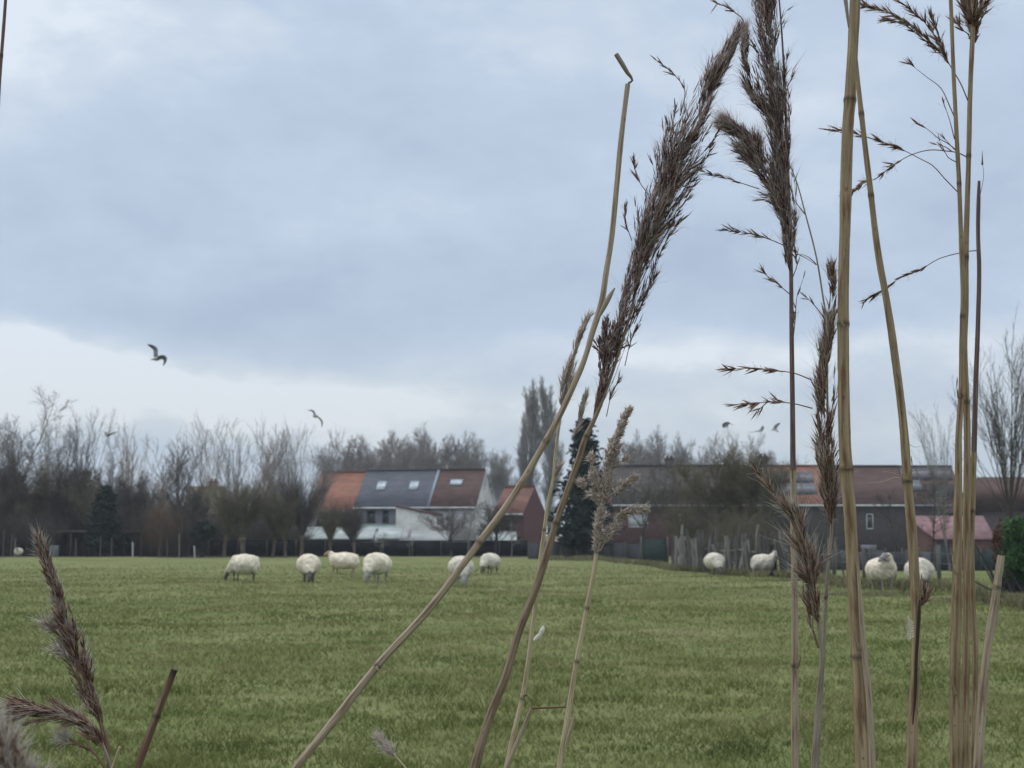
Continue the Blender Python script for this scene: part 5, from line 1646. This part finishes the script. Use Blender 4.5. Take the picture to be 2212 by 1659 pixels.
for j, (pth, ns_) in enumerate([([(1694, 530), (1665, 518), (1620, 505), (1567, 496)], 26), ([(1707, 636), (1690, 622), (1668, 604), (1647, 588)], 14), ([(1640, 408), (1600, 395), (1560, 382), (1520, 371)], 18),
                                ([(1712, 600), (1722, 570), (1716, 540), (1718, 500)], 18), ([(1713, 735), (1718, 690), (1722, 640), (1736, 600)], 8), ([(1722, 548), (1745, 560), (1762, 572)], 0)]):
    twig(m, pth, d, 2.4, .9, 80 + j, ns_, .0075, .00055, .2, .28, .6)
m.build('seed_head', H_DARK, o)

# 7: reed with narrow shaggy head just left of the thickest reed, and an arching tip
d = .98
o = reed_stem('shaggy_reed', stem_path([(1764, 1659, 8), (1771, 1540, 8), (1778, 1420, 8), (1783, 1300, 8), (1790, 1205, 8), (1796, 1146, 7), (1793, 1050, 6), (1789, 950, 5.5), (1787, 850, 5), (1787, 760, 4.5), (1786, 695, 4), (1779, 650, 4), (1764, 558, 3.6), (1740, 463, 3.2), (1719, 388, 2.6), (1707, 358, 2)], d),
              S_GREY, 'reed with a narrow shaggy brown head beside the thickest reed and a thin arching tip', nodes=[(1790, 1205), (1785, 1290)])
m = MB()
plume(m, [(1796, 1150), (1793, 1080), (1788, 1000), (1783, 920), (1782, 850), (1786, 780), (1792, 700)], [4, 16, 25, 29, 28, 22, 15, 5], d, 230, .17, 7, .0090, .00052, -.25, 93, .6, .12, lo=0, hi=.86)
plume(m, [(1793, 740), (1796, 680), (1798, 630), (1797, 590)], [5, 10, 9, 3], d, 45, .3, 6, .0085, .0006, 0, 92, .4, .14)
for j, (pth, ns_) in enumerate([([(1752, 820), (1715, 806), (1670, 800), (1620, 796), (1565, 798)], 26), ([(1755, 882), (1715, 872), (1668, 868), (1625, 872), (1586, 874)], 30), ([(1786, 695), (1764, 665), (1745, 645), (1728, 632)], 4),
                                ([(1660, 866), (1645, 880), (1632, 891)], 5), ([(1764, 572), (1748, 556), (1728, 548)], 0), ([(1741, 465), (1725, 445), (1712, 427)], 0)]):
    twig(m, pth, d, 3, .9, 100 + j, ns_, .008, .0006, .3, .25, .5)
m.build('seed_head', H_BROWN, o)

# 8: drooping brown head leaning left across the slim reed
d = .96
o = reed_stem('drooping_reed', stem_path([(1756, 1659, 9), (1768, 1500, 9), (1775, 1410, 9), (1770, 1354, 9), (1762, 1288, 7), (1748, 1232, 6), (1732, 1172, 5), (1712, 1120, 4), (1690, 1088, 3)], d),
              S_GREY, 'reed with a rusty brown head leaning left behind the slim reed, low in the picture')
m = MB()
plume(m, [(1774, 1370), (1766, 1310), (1755, 1260), (1745, 1215), (1734, 1170), (1724, 1130), (1708, 1105)], [3, 8, 15, 17, 17, 13, 7, 3], d, 100, .2, 8, .0115, .00055, 0, 111, .4, .08, lo=0, hi=.84)
for j, (pth, ns_) in enumerate([([(1722, 1145), (1700, 1108), (1672, 1068), (1640, 1022)], 34), ([(1768, 1400), (1750, 1340), (1735, 1285)], 10)]):
    twig(m, pth, d, 5, 1.5, 120 + j, ns_, .010, .0007, .2, .16, .9)
m.build('seed_head', H_BROWN, o)

# 9: thickest reed
d = .80
o = reed_stem('thick_reed', stem_path([(1871, 1659, 40), (1864, 1540, 36), (1858, 1430, 33), (1850, 1330, 30), (1842, 1216, 28), (1836, 1104, 27), (1828, 1005, 27), (1822, 823, 26), (1821, 700, 25), (1822, 595, 24), (1825, 480, 25), (1827, 397, 26), (1831, 278, 25), (1837, 198, 25), (1842, 100, 24), (1847, 0, 25), (1852, -120, 24)], d),
              S_TAN, 'thickest tan reed, crossing the whole picture height right of the shaggy head', nodes=[(1827, 212), (1822, 700), (1830, 1010), (1858, 1420)], sides=18)
m = MB(); rows = np.array([[*P(u, v, d - .004), w_ / 2 * d / F_] for u, v, w_ in [(1884, 1659, 16), (1876, 1500, 14), (1866, 1400, 13), (1858, 1290, 9), (1852, 1216, 4)]])
sp = spline(rows, .004); tubes(m, sp[None, :, :3], sp[None, :, 3], 10, vlen=True, cap=True); m.build('leaf_sheath', S_BEIGE, o, smooth=True)
m = MB(); rows = np.array([[*P(u, v, d - .004), w_ / 2 * d / F_] for u, v, w_ in [(1833, 60, 3), (1829, 20, 8), (1824, -20, 10), (1818, -80, 10)]])
sp = spline(rows, .004); tubes(m, sp[None, :, :3], sp[None, :, 3], 8, vlen=True, cap=True); m.build('leaf_sheath', S_GREY, o, smooth=True)

# 10: reed crossing behind the thickest one, with dark split
d = .90
o = reed_stem('split_reed', stem_path([(1969, 1659, 23), (1972, 1571, 22), (1979, 1402, 21), (1979, 1300, 21), (1975, 1215, 22), (1967, 1104, 21), (1961, 1039, 20), (1955, 949, 19), (1941, 823, 18), (1915, 643, 16), (1899, 556, 15), (1879, 397, 13), (1861, 246, 12), (1851, 150, 9), (1843, 60, 8)], d),
              S_TAN, 'tan reed leaning behind the thickest one, with a long blackish split low down', nodes=[(1962, 1040), (1885, 425), (1861, 246)])
m = MB(); rows = np.array([[*P(u, v, d - .0025), w_ / 2 * d / F_] for u, v, w_ in [(1972, 1565, 3), (1977, 1500, 7), (1979, 1430, 8), (1983, 1360, 8), (1986, 1310, 7), (1987, 1296, 2)]])
sp = spline(rows, .004); tubes(m, sp[None, :, :3], sp[None, :, 3] * .9, 8, va=np.full((1, len(sp)), .9), vlen=True, cap=True); m.build('bark_split', S_BROWN, o, smooth=True)
m = MB()
twig(m, [(1960, 1036), (1935, 1032), (1910, 1040), (1873, 1044)], d, 2.5, .8, 3); twig(m, [(1962, 1038), (1930, 1022), (1905, 1018)], d, 2.5, .8, 4)
twig(m, [(1966, 1020), (1985, 1015), (1998, 1022)], d, 2, .7, 5); twig(m, [(1964, 960), (1976, 966), (1990, 964)], d, 1.2, .6, 6)
m.build('withered_leaf', S_BEIGE, o)
m = MB()
for j in range(26):
    f = j / 25.0
    a_ = (1975 - 2 * f, 1376 - 34 * f)
    twig(m, [a_, (a_[0] - 10 - 4 * (1 - f), a_[1] - 7 + 12 * (1 - f)), (a_[0] - 15 - 4 * (1 - f) + 3 * (j % 3), a_[1] - 14 + 14 * (1 - f))], d - .004 * (j % 4), 1.0, .5, j)
m.fa = [np.full(len(x), .97) for x in m.fa]
m.build('feather_wisp', H_DARK, o)
m = MB(); plume(m, [(1990, 1310), (1996, 1295), (1998, 1278), (2004, 1262)], [2, 4, 6, 5], d, 9, .5, 4, .007, .0008, .4, 132, .0, .3, lo=.3, hi=.85)
m.build('withered_bud', H_BROWN, o)

# 11: left stem of the right-hand cluster
d = .93
o = reed_stem('cluster_reed', stem_path([(2064, 1659, 25), (2063, 1540, 24), (2063, 1402, 23), (2066, 1232, 21), (2069, 1048, 17), (2070, 940, 14), (2075, 856, 12), (2077, 740, 11), (2080, 635, 11), (2076, 516, 10.5), (2072, 397, 10), (2067, 300, 9.5), (2060, 159, 9), (2054, 0, 8.5), (2048, -120, 8)], d),
              S_TAN, 'leftmost reed of the tight cluster at the right, no head in view', nodes=[(2072, 397), (2074, 856), (2076, 680)])
m = MB()
for j, (pth, ns_) in enumerate([([(2068, 414), (2040, 385), (2014, 357), (1988, 343), (1963, 330), (1925, 313), (1877, 298), (1830, 285), (1788, 280)], 46),
                                ([(2062, 301), (2052, 262), (2038, 221)], 2), ([(2063, 322), (2045, 308), (2029, 300), (2005, 280), (1978, 265)], 3), ([(2063, 324), (2050, 310), (2038, 296)], 2), ([(2066, 350), (2048, 340), (2038, 320), (2028, 302)], 2)]):
    twig(m, pth, d, 2.6, .9, 140 + j, ns_, .0075, .00055, .45, .22, .6)
m.build('side_branch', H_BROWN, o)

# 12: second stem of the cluster, with head cut by the top edge
d = .95
o = reed_stem('cluster_reed', stem_path([(2085, 1659, 18), (2088, 1469, 17), (2089, 1266, 16), (2089, 1127, 16), (2090, 998, 15), (2088, 869, 14), (2083, 740, 14), (2086, 651, 14), (2086, 556, 13.5), (2090, 437, 12), (2093, 337, 11), (2096, 198, 11), (2101, 79, 11), (2105, 0, 9), (2108, -60, 6), (2110, -140, 3)], d),
              S_TAN, 'middle reed of the right-hand cluster, its dark head cut by the top edge', nodes=[(2092, 337), (2087, 556), (2089, 870)])
m = MB()
plume(m, [(2100, 120), (2103, 60), (2104, 20), (2102, -30), (2100, -90)], [5, 16, 30, 34, 28, 8], d, 130, .3, 9, .0085, .0006, 0, 151, .6, .2)
for j, (pth, ns_, s0_) in enumerate([([(2092, 220), (2075, 180), (2055, 146), (2038, 119), (2014, 98), (1984, 68), (1955, 48), (1925, 30), (1865, 12)], 90, .25),
                                ([(2050, 138), (2030, 100), (2012, 66), (1987, 38), (1962, 18), (1936, -2)], 46, .05), ([(2045, 128), (2035, 95), (2026, 70), (2012, 40)], 26, .1), ([(2022, 112), (1990, 80), (1950, 52), (1904, 44)], 22, .2),
                                ([(2068, 268), (2050, 226), (2032, 190), (2000, 165), (1966, 138)], 4, .9),
                                ([(2090, 340), (2070, 330), (2044, 326), (2008, 324), (1975, 332), (1925, 360), (1895, 384), (1865, 396), (1840, 416)], 34, .5),
                                ([(2055, 326), (2040, 316), (2018, 312)], 2, .3), ([(2094, 75), (2080, 65), (2068, 52)], 12, .1)]):
    twig(m, pth, d, 3.0, .9, 160 + j, ns_, .0078, .00058, s0_, .25, .7)
m.build('seed_head', H_BROWN, o)

# 13: thin purple reed, right of the cluster
d = .97
o = reed_stem('cluster_reed', stem_path([(2104, 1659, 15), (2106, 1540, 14), (2107, 1400, 14), (2100, 1290, 15), (2098, 1165, 15), (2100, 1105, 14), (2104, 977, 12)], d),
              S_TAN, 'thin purplish reed right of the cluster, broken off, with one bud', nodes=[(2100, 1105)])
upper_stem(o, [(2104, 977, 12), (2108, 826, 11), (2113, 684, 10), (2115, 568, 9.5), (2113, 516, 9), (2114, 425, 8.5), (2115, 391, 6)], d, S_PURPLE)
m = MB()
twig(m, [(2113, 541), (2090, 543), (2066, 548), (2026, 560), (1994, 579), (1947, 599), (1899, 631), (1859, 656)], d, 2.4, .9, 170, 34, .0075, .00055, .4, .22, .6)
twig(m, [(2117, 422), (2122, 400), (2125, 377), (2122, 350)], d, 1.3, .8, 171)
twig(m, [(2122, 356), (2122, 345), (2122, 325)], d, 5, .5, 172)
m.build('side_branch', H_DARK, o)

# 14: cut stump of reed at the far right
d = .90
o = reed_stem('cut_reed', stem_path([(2113, 1659, 21), (2122, 1503, 20), (2132, 1402, 19), (2149, 1300, 18), (2156, 1245, 17), (2163, 1200, 17)], d),
              S_BEIGE, 'cut off beige reed stump leaning right beside the cluster, pale at its tip', nodes=[(2152, 1272)])

# 15: left seed head leaning left
d = .95
ax15 = [(222, 1575), (207, 1537), (190, 1485), (172, 1430), (155, 1375), (140, 1320), (124, 1270), (105, 1220), (86, 1168)]
o = reed_stem('left_leaning_reed', stem_path([(236, 1659, 9), (232, 1615, 9), (222, 1575, 8), (207, 1537, 6), (185, 1470, 5), (155, 1375, 4), (124, 1270, 3), (92, 1185, 2)], d, lean=.05),
              S_BROWN, 'reed at the lower left with a purplish brown head leaning left, tufted with white')
m = MB()
plume(m, ax15, [5, 12, 17, 26, 32, 22, 15, 10, 9, 4], d, 230, .17, 8, .0065, .00055, -.4, 184, .45, .17, hi=.8)
plume(m, [(165, 1440), (140, 1400), (120, 1370), (108, 1345)], [5, 14, 18, 8], d, 36, .4, 5, .006, .0006, -.6, 182, .8, .35, lo=.75, hi=1.0)
m.build('seed_head', H_BROWN, o)

# 16: drooping head at the lower left
d = .93
o = reed_stem('nodding_reed', stem_path([(240, 1659, 7), (232, 1635, 7), (217, 1600, 6), (191, 1570, 5), (156, 1547, 4), (122, 1534, 3), (78, 1523, 2)], d, lean=.08), S_GREY, 'reed in the lower left corner whose head nods over to the left')
m = MB()
plume(m, [(232, 1635), (217, 1600), (191, 1570), (156, 1549), (122, 1536), (78, 1526), (35, 1524)], [3, 7, 12, 15, 16, 17, 15, 8], d, 95, .25, 7, .0095, .0006, 0, 191, .35, .12, drop=.006, hi=.8)
twig(m, [(200, 1580), (150, 1552), (90, 1545), (20, 1545)], d, 2, .8, 193, 22, .009, .0007, .3, .15, 1.0)
twig(m, [(180, 1570), (120, 1552), (70, 1560), (35, 1570)], d, 2, .8, 194, 20, .009, .0007, .3, .15, 1.0)
twig(m, [(226, 1659), (205, 1630), (180, 1612), (145, 1606), (130, 1610)], d, 5, 1.5, 195, 6, .008, .0008, .2, .2, 1.)
plume(m, [(150, 1608), (140, 1600), (134, 1592)], [5, 9, 5], d, 22, .6, 4, .005, .0002, -.3, 196, 1.8, .6, lo=.85, hi=1.0)
m.build('seed_head', H_BROWN, o)

# 17: brown broken stalk
d = .90
o = reed_stem('broken_stalk', stem_path([(297, 1659, 17), (318, 1600, 16.5), (338, 1546, 16), (358, 1495, 15), (377, 1446, 14)], d, lean=-.15), S_BROWN, 'reddish brown broken stalk with blackened tip right of the lower left head', nodes=[(338, 1546)], tip_dark=.9)
# 18: tiny pale stub
d = .92
reed_stem('pale_stub', stem_path([(240, 1665, 6), (250, 1636, 5), (259, 1613, 5)], d, lean=-.02), S_STRAW, 'tiny pale stub sticking up between the nodding reed and the brown stalk')
# 19: blurred close head in the corner
d = .42
o = reed_stem('close_reed', stem_path([(120, 1790, 12), (80, 1720, 11), (40, 1650, 9), (0, 1600, 6)], d, lean=.1), S_GREY, 'blurred close seed head cut by the lower left corner')
m = MB(); plume(m, [(85, 1800), (50, 1735), (22, 1685), (-10, 1630), (-45, 1580), (-85, 1540)], [20, 42, 48, 46, 38, 20], d, 380, .25, 9, .0045, .0004, 0, 201, .7, .25, lo=.1, hi=.95)
m.build('seed_head', H_BROWN, o)
# 20: stem at the left edge
d = 1.0
reed_stem('edge_reed', stem_path([(-62, 1659, 10), (-45, 1200, 9), (-30, 800, 8.5), (-12, 400, 8), (1, 150, 7.5), (7, 70, 7.5), (12, 0, 7), (20, -120, 6)], d), S_PURPLE, 'dark purplish stem slipping into view at the upper left edge', nodes=[(3, 120)])
# 21: small grass tip at the bottom
d = 1.05
o = reed_stem('small_seed_tip', stem_path([(880, 1665, 5), (862, 1642, 4), (843, 1622, 3), (822, 1599, 2)], d, lean=.05), S_STRAW, 'small pale seed tip poking up at the bottom edge left of the brown reed')
m = MB(); plume(m, [(876, 1659), (860, 1640), (843, 1622), (822, 1599)], [3, 6, 6, 2], d, 34, .3, 6, .0055, .0006, 0, 211, .8, .2, lo=.4, hi=.95)
m.build('seed_head', H_PINK, o)

# ------------------------------------------------------------------ air
m = MB(); m.box(-420, 420, -30, 520, -2.0, 34.0)
hz = bpy.data.materials.new('air'); hz.use_nodes = True
t_ = hz.node_tree; t_.nodes.clear()
pv = t_.nodes.new('ShaderNodeVolumePrincipled'); pv.inputs['Color'].default_value = (0.80, 0.85, 0.90, 1); pv.inputs['Density'].default_value = 0.00042
om = t_.nodes.new('ShaderNodeOutputMaterial'); t_.links.new(pv.outputs[0], om.inputs['Volume'])
tag(m.build('haze', hz), 'thin winter haze over the field', 'haze', kind='stuff')


def dry_leaf(o, path, d, w0, mat_, seed=1, dy=-.004):
    """torn strip of dry leaf curling off a stem: a thin ribbon with real thickness"""
    rs_ = np.random.RandomState(seed)
    A = spline(np.array([P(u, v, d + dy - .004 * i) for i, (u, v) in enumerate(path)]), .003)
    n_ = len(A); s = np.linspace(0, 1, n_)
    T = nrm(np.gradient(A, axis=0)); tw = s * (1.5 + rs_.rand() * 2)
    sd_ = nrm(np.cross(T, np.array([0, 1., 0]))); up_ = np.cross(T, sd_)
    nd_ = np.cos(tw)[:, None] * sd_ + np.sin(tw)[:, None] * up_
    wd = (w0 / 2 * d / F_) * (1 - s ** 2 * .9) * (1 + .25 * rs_.randn(n_) * .3)
    th = np.cross(T, nd_) * .00012
    V = np.stack([A - nd_ * wd[:, None] - th, A + nd_ * wd[:, None] - th, A + nd_ * wd[:, None] + th, A - nd_ * wd[:, None] + th], 1).reshape(-1, 3)
    f_ = [(i * 4 + j, i * 4 + (j + 1) % 4, (i + 1) * 4 + (j + 1) % 4, (i + 1) * 4 + j) for i in range(n_ - 1) for j in range(4)]
    m = MB(); m.add(V, f_); return m.build('dry_leaf', mat_, o)


DRYL = material('dry_leaf', (0.26, 0.20, 0.13), (0.42, 0.34, 0.24), 60, rough=.85, transl=.25)
for nm, paths in [('thick_reed', [[(1834, 1012), (1826, 960), (1822, 905)], [(1822, 705), (1814, 690), (1808, 668)], [(1856, 1405), (1846, 1370), (1842, 1320)]]),
                  ('split_reed', [[(1985, 1290), (1992, 1270), (1990, 1240)], [(1943, 820), (1936, 795), (1938, 770), (1931, 745)], [(1962, 1036), (1970, 1010), (1968, 985)]]),
                  ('cluster_reed', [[(2066, 1238), (2058, 1215), (2060, 1190)], [(2072, 858), (2067, 840), (2068, 815)], [(2064, 1500), (2056, 1470), (2058, 1430)]]),
                  ('broken_reed', [[(812, 1440), (822, 1452), (836, 1450)], [(1179, 955), (1190, 930), (1198, 905)]]),
                  ('tall_seeded_reed', [[(1722, 1442), (1730, 1420), (1728, 1385)]]),
                  ('slender_reed', [[(1130, 1505), (1140, 1500), (1150, 1510)]]),
                  ('cut_reed', [[(2150, 1272), (2140, 1266), (2134, 1272)]])]:
    o = bpy.data.objects[nm]
    d = {'thick_reed': .80, 'split_reed': .90, 'cluster_reed': .93, 'broken_reed': .92, 'tall_seeded_reed': 1.05, 'slender_reed': 1.10, 'cut_reed': .90}[nm]
    for j, pth in enumerate(paths):
        dry_leaf(o, pth, d, 9 if nm in ('thick_reed', 'split_reed', 'cluster_reed') else 6, DRYL, j)
